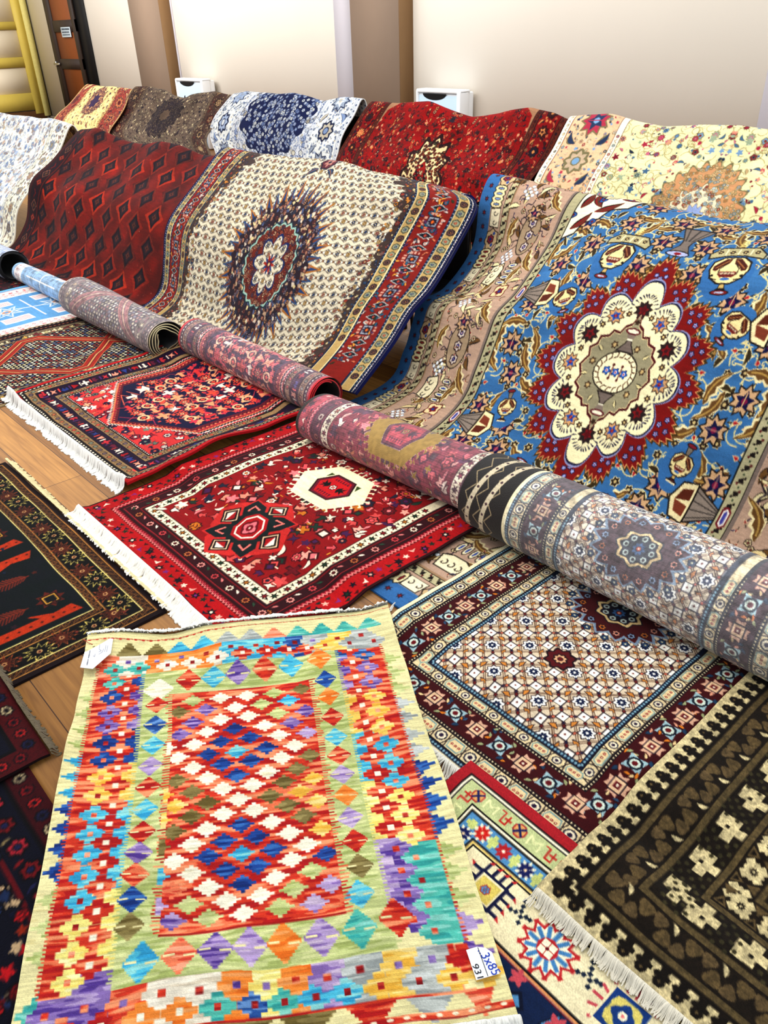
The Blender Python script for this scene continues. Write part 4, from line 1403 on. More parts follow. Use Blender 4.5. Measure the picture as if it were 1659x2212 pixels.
def vase(b, s):
    """bird-handled urn on a foot, neck towards -y, centred on the bowl"""
    O, C_, Br, Tn = '2a201c', 'e2d4a4', '5c2a1c', 'a8784c'
    b.push(0, 0, 0, s)
    b.poly([(-1.1, 5.2), (-2.6, 7.0), (2.6, 7.0), (1.1, 5.2), (.7, 3.5), (-.7, 3.5)], O); b.poly([(-.8, 5.2), (-.5, 3.6), (.5, 3.6), (.8, 5.2)], 'c8b078')
    b.circ(0, 6.6, 2.9, O, 12, .95); b.circ(0, 6.6, 2.5, '8c2c30', 12, .65); b.circ(0, 6.6, 1.6, 'b8c4d8', 10, .3)
    b.poly([(-6, -1), (-5.6, -4), (-3, -6), (3, -6), (5.6, -4), (6, -1), (4.8, 2), (2, 4), (-2, 4), (-4.8, 2)], O)
    b.poly([(-5.5, -1), (-5.1, -3.7), (-2.8, -5.5), (2.8, -5.5), (5.1, -3.7), (5.5, -1), (4.4, 1.7), (1.8, 3.5), (-1.8, 3.5), (-4.4, 1.7)], C_)
    for sx in (-1, 1):
        b.poly([(sx * .4, -5.3), (sx * 2.2, -5.2), (sx * 4.9, -2.4), (sx * 4.9, -.9), (sx * 3.6, -.6), (sx * 2.6, -2.2), (sx * .8, -3.2)], Br); b.line([(sx * 1, -4.6), (sx * 4.2, -1.6)], .35, Tn); b.line([(sx * 1.2, -3.3), (sx * 2.8, -1.4), (sx * 2.7, .6)], .3, O)
        b.circ(sx * 4.3, 1.0, .5, O, 6); b.line([(sx * 4.9, 1.8), (sx * 2.6, 2.4)], .3, O)
    b.poly([(-2.6, .8), (-2.4, -.4), (2.4, -.4), (2.6, .8), (1.8, 1.6), (-1.8, 1.6)], '7a2c28'); b.poly([(-2.2, .6), (-2, -.1), (2, -.1), (2.2, .6)], 'c8b49c')
    for x in (-1, 0, 1): b.line([(x, -.1), (x, .6)], .18, O)
    b.circ(0, 2.2, 1.5, '4a78b0', 8, .5)
    b.pop()


def urn(b, s):
    """narrow necked vase"""
    O = '2a201c'
    b.push(0, 0, 0, s)
    b.poly([(-1.6, -8), (1.6, -8), (.9, -5), (1.3, -3.4), (-1.3, -3.4), (-.9, -5)], O); b.poly([(-1.2, -7.5), (1.2, -7.5), (.6, -5), (.9, -3.6), (-.9, -3.6), (-.6, -5)], '8a8074')
    b.circ(0, -8, 2.3, O, 10, .9); b.circ(0, -8, 1.8, '8c2c3c', 10, .55)
    b.pop()
    vase(b, s * .8)
    b.push(0, 0, 0, s); b.rect(-2, 5.4, 2, 6.0, 'e6d8b8'); b.rect(-2.4, 5.0, 2.4, 5.4, O); b.pop()


def blue_board(w, h, p, vc):
    b = Board(w, h, p, '256bb0')
    cx = w / 2
    BL, TAN, O, CR = '4a7cab', 'bba290', '2a201c', 'e3d7b0'
    r = random.Random(10)
    sides = 'LRB'
    n = vnoise(b.H, b.W, 30, 60, 9)
    b.A[:] = rgb('44749f')[None, None] * (1 - n[..., None]) + rgb('5688b4')[None, None] * n[..., None]
    # ---- vines, palmettes and buds over the blue ground
    rr = random.Random(31)
    fx0, fx1, fy0, fy1 = 54, w - 54, 54, h - 54

    def saz(L=13, W=2.3): leaf(b, L, W, CR, '7a5a34', 'b89a5c', .38, .22)

    def pal(s=4.6): palmette(b, s, O, 'cbab88', '1c1c50', '8c2454')

    def ros(s=2.2): b.star(0, 0, s, 'e0d2a8', 6, .3); b.star(0, 0, s * .85, '3a2a20', 6, .35); b.circ(0, 0, s * .3, 'cbb888', 6)

    def put(lst, fn):
        for t in lst:
            b.push(cx + t[0], vc + t[1], t[2] if len(t) > 2 else 0); fn(); b.pop()
    # scrolling stems, then small rosettes and buds everywhere
    for (x, y, a) in [(rr.uniform(-62, 0), rr.uniform(-84, 84), rr.uniform(0, 360)) for _ in range(230)]:
        b.push(cx + x, vc + y, a); k = rr.choice([-1, 1])
        b.curve([(0, 0), (3, 1.6 * k), (6, .4 * k), (7.5, -3 * k)], .5, 'd9cc9c', 3); b.push(7.5, -3 * k); curl(b, 1.3, 'd9cc9c', .42); b.pop(); b.pop()
    pts = []
    for _ in range(2600):
        x, y = rr.uniform(-63, 1), rr.uniform(-86, 86)
        if all((x - u) ** 2 + (y - v) ** 2 > 21 for u, v in pts): pts.append((x, y))
    for i, (x, y) in enumerate(pts):
        b.push(cx + x, vc + y, rr.uniform(0, 360)); q = rr.random()
        if q < .45: ros(rr.uniform(1.7, 2.5))
        elif q < .75: bud(b, 1.5, '4a3a24', 'b02434', 'e3cfa0')
        else: leaf(b, 6, 1.7, CR, '4a3c22', None, .4)
        b.pop()
    put([(-38, -62, 200), (-43, -40, 80), (-28, -24, 130), (-60, -12, 95), (-62, 8, 100), (-46, -4, 60), (-45, 16, 120), (-60, 40, 80), (-30, 56, 20), (-13, 47, 200), (-45, 54, 250), (-62, 58, 90), (-18, -64, -20), (-60, -56, 90), (-40, 2, 250), (-28, 38, 30), (-8, 64, 0), (-52, 36, -30), (-20, 74, 190), (-46, 76, 10), (-12, -76, 20), (-44, -78, 160), (-56, -34, 60), (-14, -38, -30), (-34, -50, 30), (-48, -58, 200), (-24, -58, -60), (-40, -14, -70), (-64, -2, 60), (-50, -12, 170), (-60, 20, 30), (-42, 10, 20), (-36, 50, -60), (-54, 60, 200), (-22, 60, 60), (-6, 56, 150), (-40, 70, -20), (-30, -72, 10), (-60, -46, -40), (-46, 34, 190)],
        lambda: saz(14, 3.0))
    put([(-41, -53), (-52, -43), (-9, -56), (-12, -42), (-33, -34), (-54, -22), (-54, -3), (-48, 9, 90), (-57, 25), (-34, 42), (-51, 44), (-14, 55), (-27, 66), (-42, 62), (-56, 66), (-30, -66), (-51, -66), (-9, -70), (-38, 32, 200), (-10, 76), (-26, -80)], lambda: pal(5.6))
    for (dx, dy, rot, kind, s) in ((-25, -45, 8, 'v', 1.3), (-38, -25, -25, 'v', .95), (-42, 24, -10, 'u', 1.0), (-21, 50, 190, 'v', 1.1), (-50, 56, 0, 'v', 1.0), (-50, -78, 0, 'u', .9)):
        b.push(cx + dx, vc + dy, rot); b.circ(0, 0, 7.4 * s, BL, 14, 9.5 * s)
        (vase if kind == 'v' else urn)(b, s)
        if kind == 'v' and s > 1.05:     # fruit dish above the urn
            b.push(0, 0, 0, s / 1.3)
            b.poly([(-10.5, -6.5), (-11, -9.5), (-7, -13.5), (7, -13.5), (11, -9.5), (10.5, -6.5), (3, -8.2), (-3, -8.2)], O); b.poly([(-10, -7.3), (-10.4, -9.4), (-6.7, -13), (6.7, -13), (10.4, -9.4), (10, -7.3), (3, -8.8), (-3, -8.8)], 'b8b08c')
            for x in (-7, -2.4, 2.4, 7): b.push(x, -10.6); ros(1.5); b.pop()
            for x in (-4.7, 0, 4.7): b.rect(x - .25, -12.4, x + .25, -9.2, 'efe6c4')
            for q in range(4): b.rect(-1.4, -18 + q * 1.1, 1.4, -17.3 + q * 1.1, 'd9cc8c')
            b.pop()
        b.pop()
    b.push(cx, vc - 58)     # fluted fan above the medallion
    b.poly([(-7, -9), (7, -9), (2.4, 0), (2, 3), (4.6, 7), (-4.6, 7), (-2, 3), (-2.4, 0)], O); b.poly([(-6.3, -8.4), (6.3, -8.4), (1.9, 0), (1.6, 3), (3.8, 6.4), (-3.8, 6.4), (-1.6, 3), (-1.9, 0)], '8c8078')
    for x in (-3, 0, 3): b.line([(x * 1.4, -8.4), (x * .4, 0)], .5, '4a4440')
    b.circ(0, 7.6, 5.2, O, 12, 1.7); b.circ(0, 7.6, 4.6, 'b8bcd8', 12, 1.2); b.circ(0, 7.6, 1.6, '9c2434', 6, .8); b.pop()
    # ivory corner spandrels with red leaves
    SP = [(cx - 66, vc - 52), (cx - 62, vc - 58), (cx - 57, vc - 60), (cx - 55, vc - 66), (cx - 48, vc - 68), (cx - 45, vc - 74), (cx - 38, vc - 76), (cx - 34, vc - 84), (cx - 20, vc - 88), (cx - 16, 0), (cx - 66, 0)]
    b.poly([(x + .9, y + .9) for x, y in SP], O); b.poly([(x + .3, y + .3) for x, y in SP], 'b4b0a8'); b.poly(SP, 'ece6cc')
    for (x, y, a, L_) in ((-60, -62, -50, 12), (-52, -72, -30, 13), (-60, -74, -80, 11), (-44, -82, -20, 12), (-56, -84, 60, 11)):
        b.push(cx + x, vc + y, a); leaf(b, L_, 2.6, O, '8c2420', '5c5030', .3); b.pop()
    for (x, y) in ((-62, -70), (-50, -66), (-40, -84), (-52, -80)): b.push(cx + x, vc + y); rose(b, 2.2, '1c2c5c', '3c6ca8', '8c2434', n=3); b.pop()
    b.mirror()
    # ---- tan border
    b.frame(0, 8, BL, sides)
    b.frame(8, 52, TAN, sides)
    b.run(4.2, 6, lambda k: (b.spike(0, 0, 1.5, '3c2030', 6, .5, 0), b.circ(0, 0, .6, '8c3040', 5)), sides, c0=4)

    def scal(k):
        if k % 3 == 0:
            for x in (-3.6, -1.2, 1.2, 3.6): b.circ(x, 0, 2.0, O, 8, 3.9)
            for x in (-3.6, -1.2, 1.2, 3.6): b.circ(x, 0, 1.55, CR, 8, 3.4); b.circ(x, 0, .7, O, 6, 2.1); b.circ(x, 0, .42, ['9c3034', '8fa4c8', 'c8b070'][k % 2], 6, 1.7)
        elif k % 3 == 1:
            b.star(0, .5, 5.2, O, 7, .18, 0, 4.6); b.star(0, .5, 4.7, 'cbb490', 7, .18, 0, 4.1); b.push(0, 0); rose(b, 2.4, '3c2030', '9c3a4c', '2c3c84', n=6); b.pop()
            for s in (-1, 1): b.circ(s * 2.6, 1.6, .9, '3c5c9c', 5)
        else:
            b.poly([(-4.6, 3.6), (-4, -2.6), (4, -2.6), (4.6, 3.6)], O); b.poly([(-4.2, 3.4), (-3.6, -2.2), (3.6, -2.2), (4.2, 3.4)], 'e6ddc4')
            for x in (-2, 2): b.push(x, .6, 90); curl(b, 1.5, '3c3430', .4); b.pop()
    b.run(10.8, 9.4, scal, sides, c0=8)
    b.frame(15.4, 19.4, 'c0b898', sides); b.frame(15.4, 15.8, O, sides); b.frame(19, 19.4, O, sides)
    fl = lambda k: (b.push(0, 0, 30 + 180 * (k % 2)), b.poly([(-1.2, .2), (0, -1.3), (1.1, .3), (.3, 1.1)], O), b.circ(1.4, .4, .55, '6c2c2c', 5), b.circ(-1.5, -.4, .5, O, 5), b.pop())
    b.run(17.4, 4, fl, sides, c0=15)
    # broad band contents
    b.frame(19.4, 20.2, 'a88c70', sides)

    def broad(k):
        m = k % 6
        if m in (0, 3):
            for i in range(-1, 2):
                for j in range(-1, 2):
                    if abs(i) + abs(j) < 2 or 1: b.push((i + j) * 1.6 + 0, (i - j) * 1.6 - 7); b.circ(0, 0, 1.0, '3c4c68', 6); b.circ(0, 0, .85, 'e9ecec', 6); b.pop()
            b.push(3, 7, 150); saz(15, 3); b.pop()
        elif m == 1:
            b.push(0, 6, 40); b.star(0, 0, 5.2, '6c241c', 4, .35); b.star(0, 0, 4.5, 'dccba4', 4, .35); b.star(0, 0, 2.6, '7c2430', 5, .4); b.circ(0, 0, .9, '2c4c8c', 6); b.pop()
            b.push(-1, -8, 20); saz(13, 2.8); b.pop()
        elif m == 2:
            b.poly([(-7, -5), (-5, -12), (5, -12), (7, -5), (3, -3), (-3, -3)], O); b.poly([(-6.4, -5.2), (-4.7, -11.4), (4.7, -11.4), (6.4, -5.2), (2.9, -3.6), (-2.9, -3.6)], 'e6ddc0')
            for x in (-3.4, 0, 3.4): b.push(x, -8.4, 90); curl(b, 1.8, '40342c', .5); b.pop()
            for x in (-5, -1.7, 1.7, 5): b.circ(x, 1.8, 1.5, O, 8, 3.4); b.circ(x, 1.8, 1.1, 'e6ddc0', 8, 2.9); b.circ(x, 1.8, .5, '3c58a0', 6, 1.9)
            b.push(5, 9, -160); saz(12, 2.4); b.pop()
        elif m == 4:
            b.circ(0, 1, 10.4, O, 18, 6.6); b.circ(0, 1, 9.9, 'ab9880', 18, 6.1)
            for x in (-5.8, 0, 5.8): b.push(x, 1); rose(b, 2.9, '3c2020', 'cfc4bc', '24409c', 'e9c0a0', 6); b.pop()
            for x in (-8, -3, 3, 8): b.line([(x, -9), (x * .6, -5)], .5, '5c4c44')
        else:
            b.push(0, 0, -60); pal(4.4); b.pop(); b.push(-2, -9, 200); saz(12, 2.6); b.pop()
            b.push(3, 9, 10); b.curve([(0, 0), (3, -2), (6, 0), (8, -3)], .5, '2a2450', 4); b.pop()
        for q in range(3):
            b.push(r.uniform(-6, 6), r.uniform(-14, 14), r.uniform(0, 360)); b.curve([(0, 0), (1.5, -1), (3, .3)], .45, '33305c' if q else '6c4a2c', 3); bud(b, .8, O, '8c2c34', CR); b.pop()
    def filler(k):
        for q in range(7):
            b.push(r.uniform(-3, 3), r.uniform(-14, 14), r.uniform(0, 360)); t = r.random()
            if t < .4: leaf(b, 7, 1.7, O, r.choice([CR, 'dccba0', '7c5c34']), None, .4)
            elif t < .7: b.curve([(0, 0), (2, -1), (4, .5), (6, -1)], .45, '3a2c40', 3); bud(b, 1, O, '8c2c34', CR)
            else: rose(b, 1.5, O, 'd9c8a4', '7c3434', n=5)
            b.pop()
    b.run(35, 5.5, filler, sides, c0=22)
    b.run(35, 10.6, broad, sides, c0=22)
    b.frame(50.6, 52, '8a7c74', sides)
    b.frame(52, 58, 'b4ae90', sides); b.frame(52, 52.5, '1c1816', sides); b.frame(57.5, 58, '1c1816', sides)
    b.run(55, 4.4, lambda k: (fl(k), b.push(2.2, 0, 0), b.circ(0, 0, .45, '4c5c44', 5), b.pop()), sides, c0=50)

    def cart(k):
        b.poly([(-4, 0), (-2.6, -1.7), (2.6, -1.7), (4, 0), (2.6, 1.7), (-2.6, 1.7)], '7c2430'); b.poly([(-3.3, 0), (-2.2, -1.1), (2.2, -1.1), (3.3, 0), (2.2, 1.1), (-2.2, 1.1)], 'e0d8d0'); b.poly([(-2.6, 0), (-1.6, -.6), (1.6, -.6), (2.6, 0), (1.6, .6), (-1.6, .6)], '54549c')
        # fluted fan growing into the field
        b.poly([(-2, 3), (-5, 9), (-7, 13), (7, 13), (5, 9), (2, 3)], O); b.poly([(-1.6, 3), (-4.4, 9), (-6.2, 12.5), (6.2, 12.5), (4.4, 9), (1.6, 3)], '968a80')
        for x in (-3.4, -1.1, 1.1, 3.4): b.line([(x * .3, 3), (x, 9), (x * 1.4, 12.4)], .4, '4a4440')
        b.poly([(-7.5, 13), (-6.5, 19), (0, 22), (6.5, 19), (7.5, 13)], O); b.poly([(-6.9, 13.3), (-5.9, 18.6), (0, 21.3), (5.9, 18.6), (6.9, 13.3)], CR); b.poly([(-5, 14), (-4, 18), (0, 19.5), (-1, 14)], '6c3420'); b.poly([(5, 14), (4, 18), (0, 19.5), (1, 14)], '8a4a34')
    for sx, xx in ((-1, 55), (1, w - 55)):
        for dy in (-28, 34, -88):
            b.push(xx, vc + dy, -90 if sx < 0 else 90); cart(0); b.pop()
    for xx in (cx - 34, cx + 34):
        b.push(xx, h - 55, 180); cart(0); b.pop()
    # ---- medallion
    b.push(cx, vc, 0, .86, .86)

    def lob(R, ry, n, d, pw=1.0, rot=0, m=240, tip=0.0):
        a = np.arange(m) * 2 * math.pi / m
        q = 1 - d * (1 - np.abs(np.cos(n * a / 2))) ** pw
        # points at the long ends
        e = tip * np.exp(-((np.abs(np.sin(a)) - 1) / .03) ** 2)
        q = q + e
        return np.stack([R * q * np.cos(a), ry * q * np.sin(a)], 1)

    def spiky(R, ry, n, d, ns, ds, tip):
        a = np.arange(ns * 2) * math.pi / ns
        q = 1 - d * (1 - np.abs(np.cos(n * a / 2)))
        q = q * np.where(np.arange(ns * 2) % 2 == 0, 1, 1 - ds) + tip * np.exp(-((np.abs(np.sin(a)) - 1) / .03) ** 2)
        return np.stack([R * q * np.cos(a), ry * q * np.sin(a)], 1)
    b.poly(spiky(46, 52, 16, .2, 112, .06, .12), '54401c'); b.poly(spiky(44.6, 50.4, 16, .2, 112, .06, .12), 'd9a874'); b.poly(spiky(43.8, 49.4, 16, .2, 112, .06, .12), '8c1e1c')
    for k in range(16):
        a = k * 22.5
        for (q, o) in ((.84, -5), (.84, 5), (.9, 0), (.8, 0)):
            aa = math.radians(a + o); b.push(43.4 * q * math.cos(aa), 49 * q * math.sin(aa)); b.star(0, 0, 1.6, '34204c', 5, .3); b.star(0, 0, 1.15, 'a8b0d8', 5, .5); b.circ(0, 0, .4, '8c2c3c', 4); b.pop()
    for sg in (-1, 1):
        for dx, dy in ((0, -49), (-2.4, -45.6), (2.4, -45.6)): b.push(dx, sg * -dy * 1.0 * -1); b.star(0, 0, 1.5, '34204c', 5, .3); b.star(0, 0, 1.1, 'a8b0d8', 5, .5); b.pop()
    W1 = lob(32.5, 38, 12, .19, 1.3, tip=.12)
    b.poly(W1 * 1.035, '9a9cbc'); b.poly(W1 * 1.012, '1c1c44'); b.poly(W1 * .99, 'ece4c0')
    # navy feathering inside each lobe
    for k in range(12):
        a = math.radians(k * 30)
        R_ = 29.3 if k % 3 else 30.5
        x, y = R_ * math.cos(a), R_ * 1.17 * math.sin(a)
        b.push(x, y, math.degrees(a) + 90)
        for s in (-1, 1):
            for q in range(6):
                b.push(s * (1 + q * 1.15), -.2 + q * q * .22, s * (30 + q * 9)); b.poly([(-.38, 0), (0, 2.4), (.38, 0), (0, -.6)], '1c1c44'); b.pop()
        b.pop()
        x, y = x * .8, y * .8
        b.push(x, y, math.degrees(math.atan2(y, x)) + 90)
        if k % 2: palmette(b, 4.4, '3a2a2c', '3c2c2c', '8c1c24', '5c1420')
        else: palmette(b, 4.3, '3a2a2c', 'd0a87c', '2460b0', '9c2030')
        b.pop()
        a2 = a + math.radians(15)
        b.push(22.5 * math.cos(a2), 26.5 * math.sin(a2)); b.star(0, 0, 1.7, '4a3428', 6, .4); b.circ(0, 0, .6, 'd9c490', 5); b.pop()
    # inner grey medallion
    def inner(s):
        return [(x * s, y * s) for x, y in ((0, -27), (2, -21), (4.4, -19.6), (6, -16.5), (9, -17), (10.4, -14.4), (14, -13.4), (14.4, -10), (17.2, -8), (16, -4.5), (18.6, 0), (16, 4.5), (17.2, 8), (14.4, 10), (14, 13.4), (10.4, 14.4), (9, 17), (6, 16.5), (4.4, 19.6), (2, 21), (0, 27),
                                                (-2, 21), (-4.4, 19.6), (-6, 16.5), (-9, 17), (-10.4, 14.4), (-14, 13.4), (-14.4, 10), (-17.2, 8), (-16, 4.5), (-18.6, 0), (-16, -4.5), (-17.2, -8), (-14.4, -10), (-14, -13.4), (-10.4, -14.4), (-9, -17), (-6, -16.5), (-4.4, -19.6), (-2, -21))]
    b.poly(inner(1.04), '5c1420'); b.poly(inner(.98), 'd9c8a0'); b.poly(inner(.955), '8a826c' if False else 'a39c82')
    for k in range(14):
        a = math.radians(k * 360 / 14 + 12); b.push(13.6 * math.cos(a), 12.6 * math.sin(a), math.degrees(a))
        if k % 2: b.star(0, 0, 1.9, '4a3424', 6, .4); b.star(0, 0, 1.1, 'd0b888', 6, .4)
        else: leaf(b, 3.6, 1.1, '2a2420', 'dcd0a4')
        b.pop()
    for sg in (-1, 1):
        b.push(0, 0, 0 if sg < 0 else 180)
        b.poly([(-5, -9), (-2, -12.6), (-1.2, -14.5), (1.2, -14.5), (2, -12.6), (5, -9)], O); b.poly([(-4, -9.4), (-1.5, -12.6), (-.8, -14.3), (.8, -14.3), (1.5, -12.6), (4, -9.4)], '857870')
        b.rect(-1.3, -15, 1.3, -14.2, 'e6e0cc'); b.poly([(-1.4, -15), (-2.8, -18), (2.8, -18), (1.4, -15)], '94857a'); b.circ(0, -18.3, 3.9, '6c1c28', 12, 1.5); b.circ(0, -18.3, 3.0, 'ece4d0', 12, .85)
        b.push(0, -22.5); b.star(0, 0, 1.5, '4a3424', 6, .4); b.pop()
        b.circ(0, -28.5, 1.5, '6c1420', 6)
        b.pop()
    b.circ(0, 0, 11.2, O, 22, 9.4); b.circ(0, 0, 10.6, 'ece4c4', 22, 8.8)
    for k in range(20):
        a = math.radians(k * 18); b.push(9 * math.cos(a), 7.3 * math.sin(a), math.degrees(a) + 60); b.line([(-1.4, 0), (0, .6), (1.4, -.4)], .5, '5c3c2c'); b.pop()
    for x in (-4.6, 0, 4.6): b.push(x, 0, 0); b.star(0, 0, 2.3, '1c2c5c', 5, .4); b.star(0, 0, 1.9, '2c6cb8', 5, .4); b.circ(0, 0, .8, 'e6d0d0', 6); b.circ(0, 0, .4, '9c2030', 5); b.pop()
    for x in (-2.3, 2.3): b.line([(x, -2.8), (x, 2.8)], .45, '5c1c20'); b.circ(x, -3, .8, '5c1c20', 5); b.circ(x, 3, .8, '5c1c20', 5)
    b.pop()
    return b


def bokhara_board(w, h, p):
    b = Board(w, h, p, '5e1514')
    n = vnoise(b.H, b.W, 40, 30, 3)
    b.A[:] = rgb('5a120e')[None, None] * (1 - n[..., None]) + rgb('8a2010')[None, None] * n[..., None]
    r = random.Random(7)
    cols = int(w / 24); dx = (w - 46) / cols
    j = 0; y = 6
    while y < h:
        for i in range(cols):
            x = 14 + dx * (i + .5)
            off = 9 if i % 2 else 0
            b.push(x, y + off)
            b.spike(0, 0, 12, ['a83418', '6c1814', '8c2414', '581414'][(i * 2 + j) % 4], 4, .62, 0, 10.5)
            b.line([(-9, 0), (0, -9.6), (9, 0), (0, 9.6), (-9, 0)], .35, '8a4a2c')
            b.spike(0, 0, 7.4, '1c1020', 4, .62, 0, 8.2); b.spike(0, 0, 5, '38202c', 4, .66, 0, 5.4); b.spike(0, 0, 3, '6c3a2c', 4, .5); b.circ(0, 0, .9, '241824', 5)
            b.pop()
        y += 21; j += 1
    b.frame(0, 5, '481016', 'LR'); b.frame(5, 6, '20101c', 'LR'); b.frame(6, 16, '33101c', 'LR'); b.frame(16, 17, '6c1c18', 'LR'); b.frame(17, 19, '20101c', 'LR')

    def f(k):
        if k % 3 == 0: diamond(b, 4.6, 4.2, 'b07858'); diamond(b, 4, 3.6, '1c1424'); diamond(b, 2, 1.8, '6c4834')
        elif k % 3 == 1:
            for q in range(3): b.line([(-3, -3.6 + q * 2.2), (0, -1.6 + q * 2.2), (3, -3.6 + q * 2.2)], .8, ['1c1c34', '7c1c20', '1c1c34'][q])
        else: diamond(b, 3.2, 3.4, '7c1c1c'); diamond(b, 2.2, 2.4, '9c4c34'); diamond(b, 1, 1, '2c1420')
    b.run(11, 9, f, 'LR')
    for _ in range(90): b.push(r.uniform(0, w), r.uniform(0, h)); b.circ(0, 0, .4, 'b89080', 4); b.pop()
    return b


def floral_drape(w, h, p, ground, seed, flowers, outl, border=None, bw=26, guards=('e6dcc0', '3a2c2c'), bfl=None, n=None, med=None, s=2.3, vinec=None, kinds='rplsv', corner=None, ms=1.5):
    """allover floral rug with borders down both sides; med = (vc, rx, ry, list of rings)"""
    b = Board(w, h, p, ground)
    vn = vnoise(b.H, b.W, 30, 30, seed)
    b.A *= (.96 + .08 * vn)[..., None]
    vines(b, 0, 0, w / 2, h, int(w * h / 90), vinec or outl, .45, seed)
    clutter(b, 0, 0, w / 2, h, n or int(w * h / 36), s, flowers, seed, outl, kinds)
    clutter(b, 0, 0, w / 2, h, int((n or int(w * h / 36)) * .8), s * .5, flowers, seed + 1, None, 'tsl')
    b.mirror()
    if corner:
        for sx in (0, w):
            P = [(sx, 0)] + [(abs(sx - q), y) for q, y in ((bw + 42, 0), (bw + 38, 8), (bw + 30, 13), (bw + 26, 22), (bw + 15, 27), (bw + 12, 38), (bw + 3, 44), (bw, 60))] + [(sx, 60)]
            b.poly(P, corner[0])
            st = b.A.copy()
        clutter(b, bw, 0, bw + 34, 26, 60, 1.8, corner[1], seed + 4, outl, 'rgl'); clutter(b, w - bw - 34, 0, w - bw, 26, 60, 1.8, corner[1], seed + 5, outl, 'rgl')
    if med:
        b.push(w / 2, med[0])
        for i, (f, c, nn, d, cl) in enumerate(med[3]):
            b.star(0, 0, med[1] * f, outl, nn, d, -90, med[2] * f, 6); b.star(0, 0, med[1] * f * .96, c, nn, d, -90, med[2] * f * .96, 6)
            if cl:
                rr = random.Random(seed + i)
                f2 = med[3][i + 1][0] if i + 1 < len(med[3]) else 0
                for _ in range(int((f * f - f2 * f2) * med[1] * med[2] / (1.02 * ms * ms))):
                    a = rr.uniform(0, 6.28); q = math.sqrt(rr.uniform(f2 * f2, f * f * .8))
                    b.push(med[1] * q * math.cos(a), med[2] * q * math.sin(a), rr.uniform(0, 90)); rose(b, ms, outl, rr.choice(cl), rr.choice(cl), n=rr.choice([5, 6, 8])); b.pop()
        b.pop()
    if border:
        g = guards
        b.frame(0, 1.2, g[0], 'LR'); b.frame(1.2, 5.6, g[0], 'LR'); b.frame(5.6, 6.2, g[1], 'LR'); b.frame(6.2, bw - 5.6, border, 'LR'); b.frame(bw - 5.6, bw - 5, g[1], 'LR'); b.frame(bw - 5, bw, g[0], 'LR'); b.frame(bw - .5, bw, g[1], 'LR')
        rr = random.Random(seed + 9)
        bf = bfl or flowers
        for i in (3.4, bw - 2.7):
            b.run(i, 3.6, lambda k: rose(b, 1.4, outl, rr.choice(bf), rr.choice(bf), n=6) if k % 2 else b.line([(-1.4, .8), (0, -.9), (1.4, .7)], .4, g[1]), 'LR')
        m = (6.2 + bw - 5.6) / 2; wd = (bw - 11.8) / 2

        def f(k):
            if k % 2 == 0: palmette(b, wd * .6, outl, rr.choice(bf), rr.choice(bf), rr.choice(bf))
            else: rose(b, wd * .55, outl, rr.choice(bf), rr.choice(bf), n=8)
            for sgn in (-1, 1):
                b.push(wd * .7, sgn * wd * .45, sgn * 40); leaf(b, wd * .6, wd * .16, outl, rr.choice(bf), None, .4 * sgn); b.pop()
        clutter(b, 7, 0, bw - 6, h, int(h * wd / 7), 1.5, bf, seed + 21, outl, 'rls'); clutter(b, w - bw + 6, 0, w - 7, h, int(h * wd / 7), 1.5, bf, seed + 22, outl, 'rls')
        b.run(m, wd * 1.7, f, 'LR')
    return b
# ================================================================== helpers for plain geometry
def quads_box(c, s):
    x, y, z = c; a, b_, d = [t / 2 for t in s]
    V = [(x + i * a, y + j * b_, z + k * d) for i in (-1, 1) for j in (-1, 1) for k in (-1, 1)]
    Fq = [(0, 1, 3, 2), (4, 6, 7, 5), (0, 4, 5, 1), (2, 3, 7, 6), (0, 2, 6, 4), (1, 5, 7, 3)]
    return V, Fq


def boxes(name, items, mat, parent=None, bevel=0.0):
    V, Fq = [], []
    for c, s in items:
        v, f = quads_box(c, s); o = len(V); V += v; Fq += [tuple(i + o for i in q) for q in f]
    ob = raw_mesh(name, np.array(V), np.array(Fq), None, mat, False, parent)
    if bevel:
        m = ob.modifiers.new('bevel', 'BEVEL'); m.width = bevel; m.segments = 2
    return ob


def tube(name, pts, r, mat, parent=None, n=8, close=False):
    P = [np.array(p, float) for p in pts]
    V, Fq = [], []
    for i, p in enumerate(P):
        d = P[min(i + 1, len(P) - 1)] - P[max(i - 1, 0)]; d /= np.linalg.norm(d)
        a = np.cross(d, [0, 0, 1.0]) if abs(d[2]) < .9 else np.cross(d, [1.0, 0, 0]); a /= np.linalg.norm(a); c = np.cross(d, a)
        for k in range(n):
            t = 2 * math.pi * k / n; V.append(p + r * (math.cos(t) * a + math.sin(t) * c))
    for i in range(len(P) - 1):
        for k in range(n): Fq.append((i * n + k, i * n + (k + 1) % n, (i + 1) * n + (k + 1) % n, (i + 1) * n + k))
    return raw_mesh(name, np.array(V), np.array(Fq), None, mat, True, parent)


def ngon(name, pts, mat, parent=None, thick=0.0):
    me = bpy.data.meshes.new(name)
    n = len(pts)
    if thick:
        V = [tuple(p) for p in pts] + [(p[0], p[1], p[2] - thick) for p in pts]
        Fc = [tuple(range(n)), tuple(range(2 * n - 1, n - 1, -1))] + [(i, i + n, (i + 1) % n + n, (i + 1) % n) for i in range(n)]
    else:
        V = [tuple(p) for p in pts]; Fc = [tuple(range(n))]
    me.from_pydata(V, [], Fc); me.update()
    o = bpy.data.objects.new(name, me); COL.objects.link(o); me.materials.append(mat)
    if parent is not None: o.parent = parent
    return o


def empty(name, loc=(0, 0, 0)):
    o = bpy.data.objects.new(name, None); COL.objects.link(o); o.location = loc; return o


